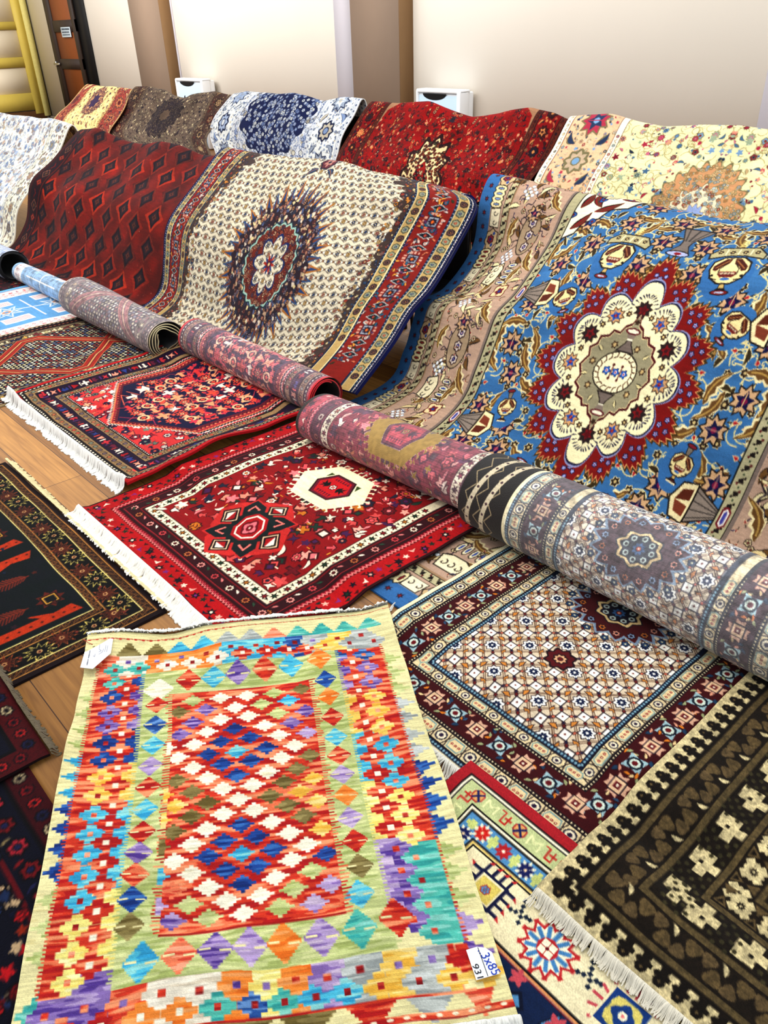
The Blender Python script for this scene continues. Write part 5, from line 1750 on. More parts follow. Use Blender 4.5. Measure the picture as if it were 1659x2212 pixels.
# ================================================================== the hall
WY, EX = 6.8, -17.75
M_WALL = plain_mat('cream_wall_paint', 'f7efe2', .85, .2, .02, 2, .05)
M_WALL_SHADE = plain_mat('wall_shade_lilac', 'd9d5de', .85, .2, .02, 3)  # lilac is the wall's shade beside the pilasters, put into the colour
M_PIL = plain_mat('taupe_paint', '9a8472', .8, .2, .04, 5, .1)
M_YEL = plain_mat('mustard_paint', 'd0b650', .6, .35, .07, 9)
M_CRM = plain_mat('cream_door_panel', 'f0e2c8', .7, .3, .02, 4)
M_DK = plain_mat('dark_brown_frame', '2e211a', .6, .3, .1, 8)
M_RUST = plain_mat('rust_brown_panel', '7c4018', .65, .3, .08, 6)
M_BLKV = plain_mat('black_void', '0c0a0b', .6, .2, .1, 4)
M_METAL = plain_mat('brushed_steel', 'b8b8b8', .3, .5, .05, 20, 0, 1)
M_BOX = plain_mat('white_plastic', 'f2f4f6', .45, .4, .02, 5)
M_BOXB = plain_mat('pale_blue_plastic', 'c4dcf0', .4, .4, .03, 5)
M_PAPER = plain_mat('white_tag_paper', 'eef0f6', .8, .2, .02, 30)
M_INKB = plain_mat('blue_ink', '1a3aa8', .7, .2, .05, 50)
M_INKK = plain_mat('black_ink', '15151c', .7, .2, .05, 50)
M_INKG = plain_mat('grey_print', 'a4a6b0', .8, .2, .05, 50)
M_CHAIR = plain_mat('black_steel_tube', '111114', .35, .5, .1, 10)
M_SEAT = plain_mat('black_vinyl', '16161a', .55, .4, .1, 12)


def wood_mat():
    m, nt, b = new_mat('oak_floorboards')
    tc = nt.nodes.new('ShaderNodeTexCoord'); mp = nt.nodes.new('ShaderNodeMapping')
    mp.inputs['Location'].default_value = (.3, -.305, 0)
    br = nt.nodes.new('ShaderNodeTexBrick'); br.offset = .37
    br.inputs['Scale'].default_value = 1; br.inputs['Brick Width'].default_value = 2.6; br.inputs['Row Height'].default_value = .15
    br.inputs['Mortar Size'].default_value = .0016; br.inputs['Mortar Smooth'].default_value = .2
    br.inputs['Color1'].default_value = (*lin(rgb('c48a44')), 1); br.inputs['Color2'].default_value = (*lin(rgb('8c5c28')), 1); br.inputs['Mortar'].default_value = (*lin(rgb('4a2a12')), 1)
    mp2 = nt.nodes.new('ShaderNodeMapping'); mp2.inputs['Scale'].default_value = (1.2, 22, 1)
    nz = nt.nodes.new('ShaderNodeTexNoise'); nz.inputs['Scale'].default_value = 3; nz.inputs['Detail'].default_value = 6; nz.inputs['Distortion'].default_value = .6
    mx = nt.nodes.new('ShaderNodeMix'); mx.data_type = 'RGBA'; mx.blend_type = 'MULTIPLY'; mx.inputs[0].default_value = .75
    cr = nt.nodes.new('ShaderNodeValToRGB'); cr.color_ramp.elements[0].position = .3; cr.color_ramp.elements[0].color = (.5, .42, .36, 1); cr.color_ramp.elements[1].position = .7; cr.color_ramp.elements[1].color = (1.1, 1.08, 1.05, 1)
    nt.links.new(tc.outputs['Object'], mp.inputs['Vector']); nt.links.new(mp.outputs['Vector'], br.inputs['Vector'])
    nt.links.new(tc.outputs['Object'], mp2.inputs['Vector']); nt.links.new(mp2.outputs['Vector'], nz.inputs['Vector']); nt.links.new(nz.outputs['Fac'], cr.inputs['Fac'])
    nt.links.new(br.outputs['Color'], mx.inputs[6]); nt.links.new(cr.outputs['Color'], mx.inputs[7]); nt.links.new(mx.outputs[2], b.inputs['Base Color'])
    b.inputs['Roughness'].default_value = .42; b.inputs['Specular IOR Level'].default_value = .4
    return m


def build_hall():
    struct(boxes('floor', [((-7, 2.3, -.05), (23, 10, .1))], wood_mat()))
    struct(boxes('wall_back', [((-8, WY + .1, 2), (20.5, .2, 4.2))], M_WALL))
    struct(boxes('wall_left', [((EX - .1, 3.3, 2), (.2, 7.2, 4.2))], M_WALL))
    # pilasters: face, shaded side slab, and strips coloured as the wall's shade
    def X(px, Y=WY, py=0): return float(onY(px, py, Y)[0])
    for i, (a, c, d, pale) in enumerate(((275, 340, 375, (360, 385)), (755, 860, 890, (725, 760)))):
        yf = WY - .2
        x0, x1 = X(a, yf), X(c, yf)
        o = boxes(f'trim_{i+1}', [(((x0 + x1) / 2, WY - .1, 2), (x1 - x0, .2, 4.2))], M_PIL); struct(o)
        struct(boxes(f'trim_{i+6}', [((x1 + .006, WY - .098, 2), (.012, .196, 4.2))], plain_mat('shaded_side_tan', '8a6a48', .8, .2, .05)))  # thin slab whose darker tan paints the shade on the pilaster's side
    x0, x1 = X(725), X(757); struct(boxes('trim_3', [(((x0 + x1) / 2, WY - .01, 2), (x1 - x0 + .05, .02, 4.2))], M_WALL_SHADE))
    x1 = float(onY(1642, 250, WY)[0]); struct(boxes('trim_4', [((x1 + .6, WY - .012, 2), (1.2, .024, 4.2))], M_WALL_SHADE))
    x0 = X(362, py=60); struct(boxes('trim_5', [((x0 + .05, WY - .01, 2), (.35, .02, 4.2))], M_WALL_SHADE))
    # dark skirting
    struct(boxes('baseboard_back', [((-8, WY - .015, .07), (19.5, .03, .14))], plain_mat('skirting_paint', 'b8a890', .7)))
    struct(boxes('baseboard_left', [((EX + .03, 4.2, .125), (.06, 5, .25))], plain_mat('brown_skirting', '6c4526', .6)))
    # yellow panelled door in the end wall
    e = empty('door_1', (EX + .05, 5.9, .2)); e['kind'] = 'structure'
    y0, y1 = 5.2, 6.66
    zz = [(.27, .57), (1.01, 1.18), (1.63, 1.76), (2.25, 2.4), (2.9, 3.1)]
    it = [((0, 0, 0), (.05, 0.0001, .0001))]
    fr = []
    for a, c in zz: fr.append(((EX + .05, (y0 + y1) / 2, (a + c) / 2), (.05, y1 - y0, c - a)))
    for a, c in ((y0, y0 + .16), (y1 - .16, y1)): fr.append(((EX + .052, (a + c) / 2, 1.65), (.056, c - a, 2.9)))
    d = boxes('door_leaf_frame', fr, M_YEL); d.parent = e; d.matrix_parent_inverse = Matrix.Translation(-e.location)
    pn = []
    for (a, c), (a2, c2) in zip(zz, zz[1:]): pn.append(((EX + .035, (y0 + y1) / 2, (c + a2) / 2), (.02, y1 - y0 - .3, a2 - c + .04)))
    d = boxes('door_panel', pn, M_CRM); d.parent = e; d.matrix_parent_inverse = Matrix.Translation(-e.location)
    d = boxes('door_casing', [((EX + .06, y1 + .06, 1.7), (.07, .12, 3.1))], plain_mat('pale_yellow_trim', 'd6c878', .7, .2, .15, 30)); d.parent = e; d.matrix_parent_inverse = Matrix.Translation(-e.location)
    # dark door in the back wall
    Yd = WY - .04
    xl, xr = float(onY(107, 60, Yd)[0]), float(onY(166, 60, Yd)[0])
    e = empty('door_2', ((xl + xr) / 2, Yd, .1)); e['kind'] = 'structure'
    def pe(o): o.parent = e; o.matrix_parent_inverse = Matrix.Translation(-e.location); return o
    w = xr - xl; cx = (xl + xr) / 2
    zr = [(.1, .3), (.98, 1.14), (1.56, 1.74), (2.3, 2.5), (2.95, 3.1)]
    fr = [((cx, Yd, (a + c) / 2), (w, .05, c - a)) for a, c in zr] + [((xl + .11, Yd - .003, 1.6), (.22, .05, 3.0)), ((xr - .06, Yd - .003, 1.6), (.12, .05, 3.0))]
    pe(boxes('door_leaf_frame', fr, M_DK))
    pe(boxes('door_panel', [((cx, Yd + .012, 1.6), (w - .1, .02, 2.9))], M_RUST))
    x2 = float(onY(192, 60, WY)[0])
    pe(boxes('door_jamb', [(((xr + x2) / 2, WY - .005, 1.6), (x2 - xr, .03, 3.1))], M_BLKV))
    pe(boxes('door_handle', [((xl + .13, Yd - .06, 1.06), (.26, .03, .035)), ((xl + .06, Yd - .04, 1.06), (.05, .05, .09))], M_METAL, bevel=.008))
    # sign on it
    p0 = onY(131, 59, Yd - .03); p1 = onY(155, 80, Yd - .03)
    s = boxes('door_sign', [(((p0[0] + p1[0]) / 2, Yd - .033, (p0[2] + p1[2]) / 2), (p1[0] - p0[0], .008, p0[2] - p1[2]))], plain_mat('pale_sign_plate', 'b9c6cf', .5), bevel=.002)
    tag(s, 'small pale sign plate with dark lines of print on the dark door', 'sign')
    rows = []
    W, Hh = p1[0] - p0[0], p0[2] - p1[2]; cx2 = (p0[0] + p1[0]) / 2; zt = p0[2]
    rr = random.Random(2)
    for k, (zf, hf) in enumerate(((.2, .2), (.5, .16), (.76, .12))):
        x = cx2 - W * .4
        while x < cx2 + W * .36:
            ww = W * rr.uniform(.05, .11); rows.append(((x + ww / 2, Yd - .038, zt - Hh * zf), (ww, .004, Hh * hf))); x += ww + W * .035
    boxes('sign_print', rows, plain_mat('slate_print', '34404c', .6), s)


def build_wall_boxes():
    for i, (xa, xb, yt, lab) in enumerate(((905, 1001, 191, 'pale blue box with white rim and dark scooped grip against the wall, nearer of two'), (383, 441, 168, 'pale blue box with white rim standing beside the far taupe pilaster'))):
        Yb = WY - .22
        a, c = onY(xa, yt, Yb), onY(xb, yt + 2, Yb)
        x0, x1, zt = a[0], c[0], (a[2] + c[2]) / 2
        e = empty('plastic_box', ((x0 + x1) / 2, Yb + .08, 0)); tag(e, lab, 'box')
        w = x1 - x0; h = zt
        body = boxes('box_body', [((0, 0, h / 2 - .01), (w - .02, .18, h - .03))], M_BOX, e, .015); body.matrix_parent_inverse = Matrix(); 
        f = boxes('front_panel', [((-.02, -.098, h / 2 - .015), (w - .09, .012, h - .09))], M_BOXB, e, .004); f.matrix_parent_inverse = Matrix()
        rim = boxes('rim', [((0, -.05, h - .02), (w, .15, .035)), ((w / 2 - .025, -.06, h / 2), (.05, .14, h - .02)), ((-w / 2 + .012, -.06, h / 2), (.024, .14, h - .02))], M_BOX, e, .012); rim.matrix_parent_inverse = Matrix()
        n = 12
        cxg = -w * .1
        pts = [(cxg + w * .27 * math.cos(t), -.106, h - .045 + .06 * -math.sin(t)) for t in np.linspace(0, math.pi, n)]
        g = ngon('grip_slot', pts, M_BLKV, e)
        if i == 1:
            ngon('vent_notch', [(-w * .28, -.106, h - .24), (-w * .3, -.106, h - .32), (-w * .2, -.106, h - .33), (-w * .24, -.106, h - .22)], M_BLKV, e)


def build_chairs():
    """the black chairs the rugs hang on, more added, with closed backs, to keep the gaps dark"""
    def chair(x, y, label, group):
        e = empty('stacking_chair', (x, y, 0)); tag(e, label, 'chair', group)
        def P(o): o.matrix_parent_inverse = Matrix(); return o
        P(boxes('seat', [((0, -.16, .35), (.47, .34, .04))], M_SEAT, e, .012))
        P(boxes('backrest', [((0, .03, .44), (.48, .02, .62))], M_SEAT, e, .008))  # closed panel reaching low, added to block light through the gaps
        for s in (-1, 1):
            P(tube('leg', [(s * .22, .05, .76), (s * .22, .05, .36), (s * .22, .07, .0)], .011, M_CHAIR, e))
            P(tube('leg', [(s * .22, -.02, .33), (s * .22, -.31, .33), (s * .22, -.32, .0)], .011, M_CHAIR, e))
        return e
    for x in (-2.47, -2.97, -3.47): chair(x, 2.95, 'black chair back in the dark gap left of the blue rug', 'black chairs under the front row of rugs')
    for x in (-4.0, -4.5): chair(x, 5.44, 'black chair in the dark gap right of the bright red draped rug', 'black chairs under the bright red rug')
    for x in (-6.55, -7.05): chair(x, 5.44, 'black chair in the dark gap between the white navy rug and bright red rug', 'black chairs under the white rug')


def at_px(lst, Y):
    return [onY(x, y, Y) for x, y in lst]


def arc_to(pts, n):
    P = np.array(catmull(pts[:n + 1], 10)); return float(np.linalg.norm(np.diff(P, axis=0), axis=1).sum())


# ================================================================== the draped rugs
def build_front_row():
    # --- blue medallion rug
    def prof(X, yz): return [np.array([x_, y, z]) for x_, (y, z) in zip([X] * len(yz), yz)]
    yzc = [(3.16, .56), (3.07, .82), (2.97, .885), (2.67, .765), (2.41, .40), (2.21, .11), (2.03, .022), (1.65, .012), (1.24, .012)]
    yzl = [(3.12, .56), (3.05, .80), (2.99, .87), (2.93, .58), (2.67, .41), (2.50, .18), (2.24, .02), (1.72, .012), (1.24, .012)]
    yzr = [(3.14, .58), (3.06, .82), (2.97, .90), (2.70, .78), (2.42, .42), (2.22, .12), (2.04, .022), (1.65, .012), (1.24, .012)]
    L = [onX(x, y, -2.66) for x, y in ((1065, 384), (1041, 437), (1022, 536), (960, 620), (908, 650), (890, 700), (872, 758), (825, 832))]
    L = [L[0] + np.array([0, .16, -.25]), L[0] + np.array([0, .08, -.04])] + L + [np.array([-2.66, 1.75, .012]), np.array([-2.66, 1.24, .012])]
    Cc = prof(-1.475, yzc); R = prof(-.40, yzr)
    P_, tot = resample(Cc, 400)
    # board height of the medallion centre
    i = np.argmin(np.abs(P_[:, 1] - 2.405) + np.abs(P_[:, 2] - .40)); vc = i / 399 * tot * 100
    bd = blue_board(240, tot * 100, .36, vc)
    drape('draped_rug', L, R, bd.final(.05, .05, 3, .05), 'bright blue medallion rug with tan vase border draped over chairs', Cc, .5,
          ridge=[(0, 0), (.12, .0), (.2, -.01), (.3, -.015), (.42, -.03), (.55, -.045), (.75, -.02), (.9, -.05), (1, -.04)], fold=.022, seed=4, edge='2060a8')
    # --- cream medallion rug with red borders
    yL = [(3.02, .6), (2.93, .81), (2.84, .86), (2.60, .69), (2.38, .50), (2.31, .29), (2.25, .11), (2.08, .02), (1.90, .012)]
    yR = [(3.06, .6), (2.98, .80), (2.88, .835), (2.78, .66), (2.53, .50), (2.34, .38), (2.22, .21), (2.10, .03), (1.70, .012)]
    yC = [(3.04, .6), (2.95, .82), (2.86, .875), (2.62, .70), (2.42, .46), (2.30, .26), (2.18, .08), (2.02, .02), (1.88, .012)]
    L = prof(-4.72, yL); Cc = prof(-3.6, yC); R = prof(-2.5, yR)
    R = [onY(x, y, Y) for x, y, Y in ((1008, 424, 2.92), (1030, 448, 2.84), (985, 536, 2.72), (935, 620, 2.52), (890, 675, 2.40), (845, 752, 2.26), (768, 850, 2.06))]
    R = [R[0] + np.array([0, .16, -.25]), R[0] + np.array([0, .08, -.04])] + R
    P_, tot = resample(Cc, 400)
    i = np.argmin(np.abs(P_[:, 1] - 2.40) + np.abs(P_[:, 2] - .42)); vc = i / 399 * tot * 100
    bd = moud_board(222, tot * 100, .42, vc)
    fc = bd.final(.05, .05, 5, .06); nn = fc.shape[1]
    fc = fc[:, np.interp(np.linspace(0, 1, nn), [0, .12, .825, 1], [0, 33 / 222, 1 - 33 / 222, 1]).__mul__(nn - 1).astype(int)]
    drape('draped_rug', L, R, fc, 'cream medallion rug with rust red side borders draped over chairs', Cc, .5,
          ridge=[(0, 0), (.1, -.0), (.3, -.01), (.5, .0), (.62, -.02), (.8, .0), (.88, .01), (1, 0)], fold=.018, seed=9, edge='141c5c', skirt=.02)
    # --- dark red diamond rug
    yL = [(3.0, .6), (2.93, .80), (2.88, .86), (2.61, .63), (2.41, .48), (2.27, .21), (2.06, .02), (1.8, .01)]
    yR = [(3.0, .6), (2.93, .80), (2.90, .84), (2.70, .68), (2.48, .50), (2.36, .25), (2.22, .02), (1.9, .01)]
    L = prof(-7.0, yL); R = prof(-4.62, yR)
    P_, tot = resample(L, 50)
    bd = bokhara_board(238, tot * 100, .6)
    drape('draped_rug', L, R, bd.final(.10, .08, 7, .12), 'dark red diamond lattice rug draped over chairs', None, .5,
          ridge=[(0, -.02), (.15, 0), (.3, -.045), (.42, -.05), (.55, -.01), (.66, -.01), (.78, -.05), (.92, -.05), (1, -.06)], fold=.03, seed=12, edge='3a1216')
    # --- white floral rug at the left edge of the photo
    yL = [(3.0, .6), (2.93, .83), (2.86, .88), (2.69, .66), (2.46, .47), (2.29, .31), (2.18, .07), (2.05, .012)]
    L = prof(-9.6, yL); R = prof(-7.1, yL)
    P_, tot = resample(L, 50)
    bd = floral_drape(250, tot * 100, .6, 'dcdcd4', 31, ['a8b4c8', '8c9cb8', 'b8a890', 'c8b4ac', '9c8c84', 'c4ccd4', '7c8ca8'], '8a8c94', 'e0dccc', 30, ('e0dccc', '6c6c70'), ['8c8474', 'a89a80', '7c6c64', '8890a0', 'a08478'], None, None, 2.4, 'a4a8ac')
    drape('draped_rug', L, R, bd.final(.04, .04, 8, .04), 'white floral rug with ivory border draped over chairs left of the dark red one', None, .5,
          ridge=[(0, 0), (.7, 0), (.8, .02), (.9, .0), (1, -.02)], fold=.02, seed=15, edge='ece8dc')


def build_back_row():
    YR = 5.4
    back = [(YR + .12, -.35), (YR + .07, -.07)]
    def edge(ridge, mids, foot_y=4.55, xs=None):
        """ridge px, [(px,py,Y)...] then down to the floor"""
        r = onY(*ridge, YR)
        pts = [np.array([r[0], YR + .12, r[2] - .32]), np.array([r[0], YR + .07, r[2] - .05]), r]
        for (x, y, Y) in mids: pts.append(onY(x, y, Y))
        e = pts[-1]
        pts.append(np.array([r[0], e[1] - .13, max(e[2] - .25, .2)])); pts.append(np.array([r[0], e[1] - .33, .02]))
        return pts
    specs = []
    # red rug with ivory pendant medallion
    L = edge((800, 224), [(758, 285, 5.24), (728, 345, 5.05)]); R = edge((1222, 262), [(1180, 345, 5.22), (1140, 400, 5.04)])
    _, tot = resample(L, 50)
    bd = floral_drape(252, tot * 100, .55, '9c1012', 41, ['4c1416', '8c3c2c', 'd0a080', '2c2030', 'c06c50', '6c2a20', 'c8905c', '3c3440'], '38141a', '8c1418', 30, ('6c3426', '241418'), ['c8905c', '4c2020', 'b86c50', '2c2438'], 900,
                      (104, 28, 44, [(1.0, '3c1c1c', 12, .2, None), (.92, 'e2cfa4', 12, .22, ['8c1c20', '4c5c3c', 'b8703c', '2c2030', '8c5c3c']), (.34, '9c2420', 8, .2, ['e2cfa4', '2c2030'])]), 2.2, '6c2420', 'rglsv', ('a88468', ['3c1c1c', '8c2420', 'e0cca0', '5c4c30']))
    o = drape('draped_rug', L, R, bd.final(.06, .06, 11, .08), 'bright red rug with ivory medallion draped over chairs before the wall', None, .5,
              ridge=[(0, 0), (.15, .015), (.34, .04), (.46, -.01), (.56, -.045), (.68, -.01), (.84, .05), (.94, .03), (1, 0)], fold=.028, seed=21, edge='4c1418')
    # cream rug with peach border, at the right
    r0 = onY(1230, 252, YR)
    L = edge((1230, 256), [(1195, 320, 5.22), (1160, 378, 5.04)])
    R = [p + np.array([2.62, 0, 0]) for p in L]
    L[2][2] += .0
    _, tot = resample(L, 50)
    bd = floral_drape(262, tot * 100, .5, 'e9e3ba', 51, ['b43c58', '8aa8c4', 'c8b088', '2c3c54', 'e0a08c', '5c7c98', 'c87890', 'a8b49c', '8c2c40'], '8c8464', 'edc4a4', 52, ('efe8d4', '8c6c54'), ['8cacc8', 'c8b49c', '3c4c6c', 'b84860', 'd8c8b0'], 420,
                      (104, 34, 44, [(1.0, 'd0a47c', 24, .14, ['b8885c', 'dcb88c', 'e6c8a0', '8ca4b8']), (.6, 'e9dcc4', 16, .2, ['d8a080', 'a8c0d0', '9c4c48', 'c8d4d8']), (.26, 'a4b4d8', 12, .25, None), (.12, '2c5080', 8, .3, None)]), 2.5, 'b0a478', 'rplsvt')
    drape('draped_rug', L, R, bd.final(.04, .04, 13, .04), 'pale yellow floral rug with peach border draped over chairs behind the blue one', None, .5,
          ridge=[(0, 0), (.06, .02), (.13, .035), (.22, .0), (.3, -.02), (.4, .01), (.5, .02), (.58, -.0), (.7, -.03), (1, 0)], fold=.02, seed=23, edge='efe8d4')
    # white and navy rug
    L = edge((500, 203), [(462, 250, 5.30), (452, 290, 5.22)]); R = edge((782, 216), [(764, 250, 5.28), (738, 300, 5.14)])
    _, tot = resample(L, 50)
    bd = floral_drape(250, tot * 100, .6, 'ccced2', 61, ['9ca8c0', 'a8b0c0', '7c8cac', 'd8d8d0', 'b0a894'], '1c2850', 'd4d6d4', 58, ('d0d2d4', '8c94a4'), ['a4b0c4', '8c9cb8', 'bcb4a4', 'c8ccd0', '98a0ac'], 560,
                      (66, 62, 62, [(1.0, '1c2a58', 13, .14, ['c8ccd0', 'a8b0c4', '7c8cac', 'd8d8d0'])]), 3.4, '8c98b0', 'rplv', ms=2.9)
    # the field narrows to a navy oval: pale spandrels at both sides
    drape('draped_rug', L, R, bd.final(.04, .04, 15, .05), 'white rug with navy floral centre draped over chairs in the back row', None, .5,
          ridge=[(0, 0), (.12, .03), (.3, .02), (.4, .02), (.5, .04), (.62, .01), (.72, -.02), (.85, .01), (1, 0)], fold=.02, seed=25, edge='e4e6e4')
    # brown grey herati rug
    L = edge((292, 192), [(262, 240, 5.30), (240, 285, 5.16)]); R = edge((498, 207), [(470, 262, 5.30), (446, 300, 5.18)])
    _, tot = resample(L, 50)
    bd = floral_drape(260, tot * 100, .7, '7a6c60', 71, ['c8bca0', '4c4048', 'a09078', '5c4c48', 'd0c4a4', '3c3440'], '2c2428', '5c4640', 40, ('7c6c5c', '2c2024'), ['9c8468', '4c3c3c', 'a8987c', '6c3c34'], 900,
                      (84, 42, 40, [(1.0, '3c3238', 16, .15, ['6c5c58', '4c4454', '8c7c68']), (.3, '6c5c50', 8, .2, None)]), 2.0, '4c4040', 'rrgs')
    drape('draped_rug', L, R, bd.final(.06, .08, 17, .1), 'taupe and brown small patterned rug draped between the cream and white ones', None, .5,
          ridge=[(0, 0), (.12, .03), (.3, .02), (.42, -.05), (.55, -.07), (.7, -.01), (.84, .03), (1, 0)], fold=.03, seed=27, edge='5c5048')
    # cream and red rug, farthest left
    L = edge((182, 181), [(148, 220, 5.26), (112, 262, 5.06)]); R = edge((284, 194), [(268, 235, 5.26), (238, 285, 5.1)])
    _, tot = resample(L, 50)
    bd = floral_drape(230, tot * 100, .8, 'dccf9c', 81, ['6c4458', '8c5c50', 'b08c6c', '4c4060', 'a06c5c'], '6c5048', '9c5048', 56, ('c8b080', '4c2c28'), ['d0b088', '6c2c34', 'b87c5c', '4c3c4c'], 300,
                      (84, 34, 36, [(1.0, 'b89474', 12, .25, ['4c3c60', '8c5c60']), (.5, '4c3c5c', 8, .3, None)]), 2.6, '8c7458', 'rpls')
    drape('draped_rug', L, R, bd.final(.05, .05, 19, .06), 'cream floral rug with dusty red border draped near the dark door', None, .5,
          ridge=[(0, 0), (.3, .0), (.6, .02), (.8, .02), (1, 0)], fold=.03, seed=29, edge='8c4c40')


# ================================================================== the floor rugs and rolls
def mute(C, f, tint, lift=0.0, seed=0, rib=.12):
    """colours of the woven back: greyed, tinted, ribbed"""
    g = C.mean(2, keepdims=True)
    t = lin(rgb(tint))[None, None]
    h, w = C.shape[:2]
    r = 1 + rib * np.where(np.arange(h) % 3 == 0, -1, .5)[:, None, None]
    n = (vnoise(h, w, 3, 10, seed) - .5)[..., None] * .8 + (vnoise(h, w, 9, 3, seed + 5) - .5)[..., None] * .7 + (vnoise(h, w, 1.6, 1.6, seed + 9) - .5)[..., None] * .5
    return np.clip((C * (1 - f) + (g * .5 + .5 * t) * f) * r * (1 + n) + lift, 0, 1)


def flip_rot(C): return C[::-1]


def build_floor():
    Q = lambda x0, x1, y0, y1: [(x0, y1), (x1, y1), (x1, y0), (x0, y0)]
    global HM
    # bottom border of the blue rug lies on the floor
    def occupy(x0, x1, y0, y1, z):
        gy = HY0 + np.arange(HN[0]) * HC; gx = HX0 + np.arange(HN[1]) * HC
        X, Y = np.meshgrid(gx, gy); HM[(X > x0) & (X < x1) & (Y > y0) & (Y < y1)] = z
    occupy(-2.70, -.26, 1.22, 2.05, .021); occupy(-4.74, -2.65, 1.87, 2.05, .021)
    # black rug sheets at left
    o = floor_rug('tribal_rug', Q(-3.22, -1.865, -.5, .722), tribal_board().final(.08, .10, 41, .1), 'black tribal rug with ochre stars on the floorboards left', .008, .006, '1c1216', seed=2)
    fringe(o, (-3.22, .722), (-1.87, .722), (0, 1), .03, 520, 'ecdca8', wd=.0034, spread=.15, clump=4, seed=3, curl=.15)
    # striped flatweave peeping out
    o = floor_rug('striped_rug', Q(-4.1, -3.55, 1.06, 1.95), striped_board(55, 89).final(.08, .08, 43), 'grey blue striped flatweave peeping out between two larger rugs', .004, .003, '4c5060', MK, seed=4)
    fringe(o, (-3.92, 1.06), (-3.72, 1.06), (0, -1), .03, 60, 'e6e6ec', seed=5, clump=4)
    # dark red runner and pale blue rug far left
    o = floor_rug('runner_rug', Q(-7.3, -5.80, 1.0, 1.95), dark_red_board(150, 95, .7, 5).final(), 'dark red rug on the floor at the far left beyond the pale blue one', .008, .003, '3a1016', seed=6)
    pb = pale_blue_board().final(.04, .04, 44, .04)
    o1 = floor_rug('kazak_rug', Q(-5.80, -4.83, 1.0, 1.92), pb, 'pale blue and white rug with rolled far end on the floor', .008, .004, '7ab0d4', seed=7)
    bb = pale_blue_board(94, 44, .5, 'LR', True).final(.04, .04, 45, .04)
    rolled(o1, -5.98, -4.95, 1.83, .066, .072, mute(bb, .35, 'b8c4d0', .02, 1), 'c8ccd0', '3c4c64', 2.2, 1.0, .012, 2)
    rb = Board(150, 80, .7, 'b4bccc'); clutter(rb, 0, 0, 150, 80, 500, 2.4, ['9cacc8', 'c8c4cc', '8c98b4', 'b8a8ac', 'a8b8d0'], 3, None, 'rgs')
    # roll of the dark red rug: grey blue back
    o0 = [q for q in COL.objects if q.name.startswith('runner_rug')][0]
    rolled(o0, -7.45, -6.02, 1.80, .105, .105, mute(rb.final(), .2, 'b0b8cc', .02, 3), '0c0c10', '0c0a0c', 2.4, 1.05, .012, 4, gap=.006)
    # navy lattice rug
    lb = lattice_board().final(.05, .08, 46, .05)
    o2 = floor_rug('lattice_rug', Q(-4.83, -3.83, .78, 1.93), lb, 'navy rug with red diamond lattice bands and rolled far end', .009, .004, 'b8a47c', seed=8)
    lk = lattice_board(112, 70, .36, True).final(.05, .08, 47, .05)
    rolled(o2, -4.90, -3.80, 1.80, .115, .097, mute(lk, .55, 'a08c94', .03, 5), 'c0b48c', '0c0a0e', 3.4, 1.12, .014, 5, gap=.0125)
    fringe(o2, (-4.8, .78), (-3.85, .78), (0, -1), .04, 120, 'e6e0c8', seed=7, clump=3)
    # red karaja rug
    kb = karaja_board().final(.06, .08, 48, .06)
    o4 = floor_rug('karaja_rug', Q(-2.63, -1.50, .785, 1.87), kb, 'red rug with ivory hooked medallion, white fringe and rolled end', .008, .005, '2a1016', seed=10)
    fringe(o4, (-2.63, .785), (-1.52, .785), (.0, -1), .062, 1500, 'fffaf0', wd=.0040, spread=.5, clump=5, seed=8, curl=.4)
    # navy salmon rug, its red selvedge waving over its neighbour
    hb = hamadan_board().final(.06, .07, 49, .05)
    def wf(u, v): return .022 * np.clip((u - .8) / .2, 0, 1) ** 2 * (1 + .5 * np.sin(v * 14 + .5)) * np.clip(v * 4, .3, 1) * (1 - .6 * np.clip((v - .7) / .3, 0, 1))
    o3 = floor_rug('hamadan_rug', Q(-3.88, -2.635, .985, 1.90), hb, 'navy and salmon rug with red selvedge, white fringe and rolled end', .008, .004, 'b4121c', seed=9, wavefn=wf)
    fringe(o3, (-3.88, .985), (-2.64, .985), (0, -1), .048, 760, 'faf8f2', wd=.0036, spread=.22, clump=5, seed=9, curl=.2)
    # rolls of both
    hk = Board(124, 62, .34, '7c5470')
    HH = hamadan_board(124, 62, .34).A
    src = hamadan_board(124, 97, .34)
    src2 = src.final(.05, .05, 50); n_ = int(62 / .34); hkc = src2[:n_][::-1].copy()
    hk_ = mute(hkc, .38, 'a07890', .01, 6, .25); hk_[:, :4] = lin(rgb('c01420')); hk_[:, -4:] = lin(rgb('c01420'))
    rolled(o3, -3.73, -2.60, 1.93, .095, .088, hk_, 'c41622', '1c0c10', 1.6, 1.05, .02, 6, gap=.009)
    nk = karaja_board(113, 108, .28).final(.05, .06, 51); n_ = int(62 / .28)
    k0 = int(4 / .28)
    nkc = np.concatenate([nk[k0:k0 + n_]])
    nk_ = mute(nkc, .34, 'b06c8c', .02, 7, .25)
    # ivory of the medallion shows ochre on the back
    m = (nkc.min(2) > lin(rgb('c8b890')).min()) & (np.abs(np.arange(nkc.shape[1]) / nkc.shape[1] - .5) < .22)[None]
    nk_[m] = lin(rgb('9c7c40')) * (.8 + .4 * vnoise(*nkc.shape[:2], 4, 4, 3)[m][:, None])
    c = lin(rgb('2a201c')); w_ = int(4 / .28); nk_[:, :w_ // 2] = c; nk_[:, -w_:] = c
    rolled(o4, -2.45, -1.42, 1.775, .096, .105, nk_, '8c2430', '241418', 1.8, 1.25, .018, 7, gap=.01, ych=.06)
    # cream herati rug
    ob = herati_floor_board().final(.05, .08, 52, .04)
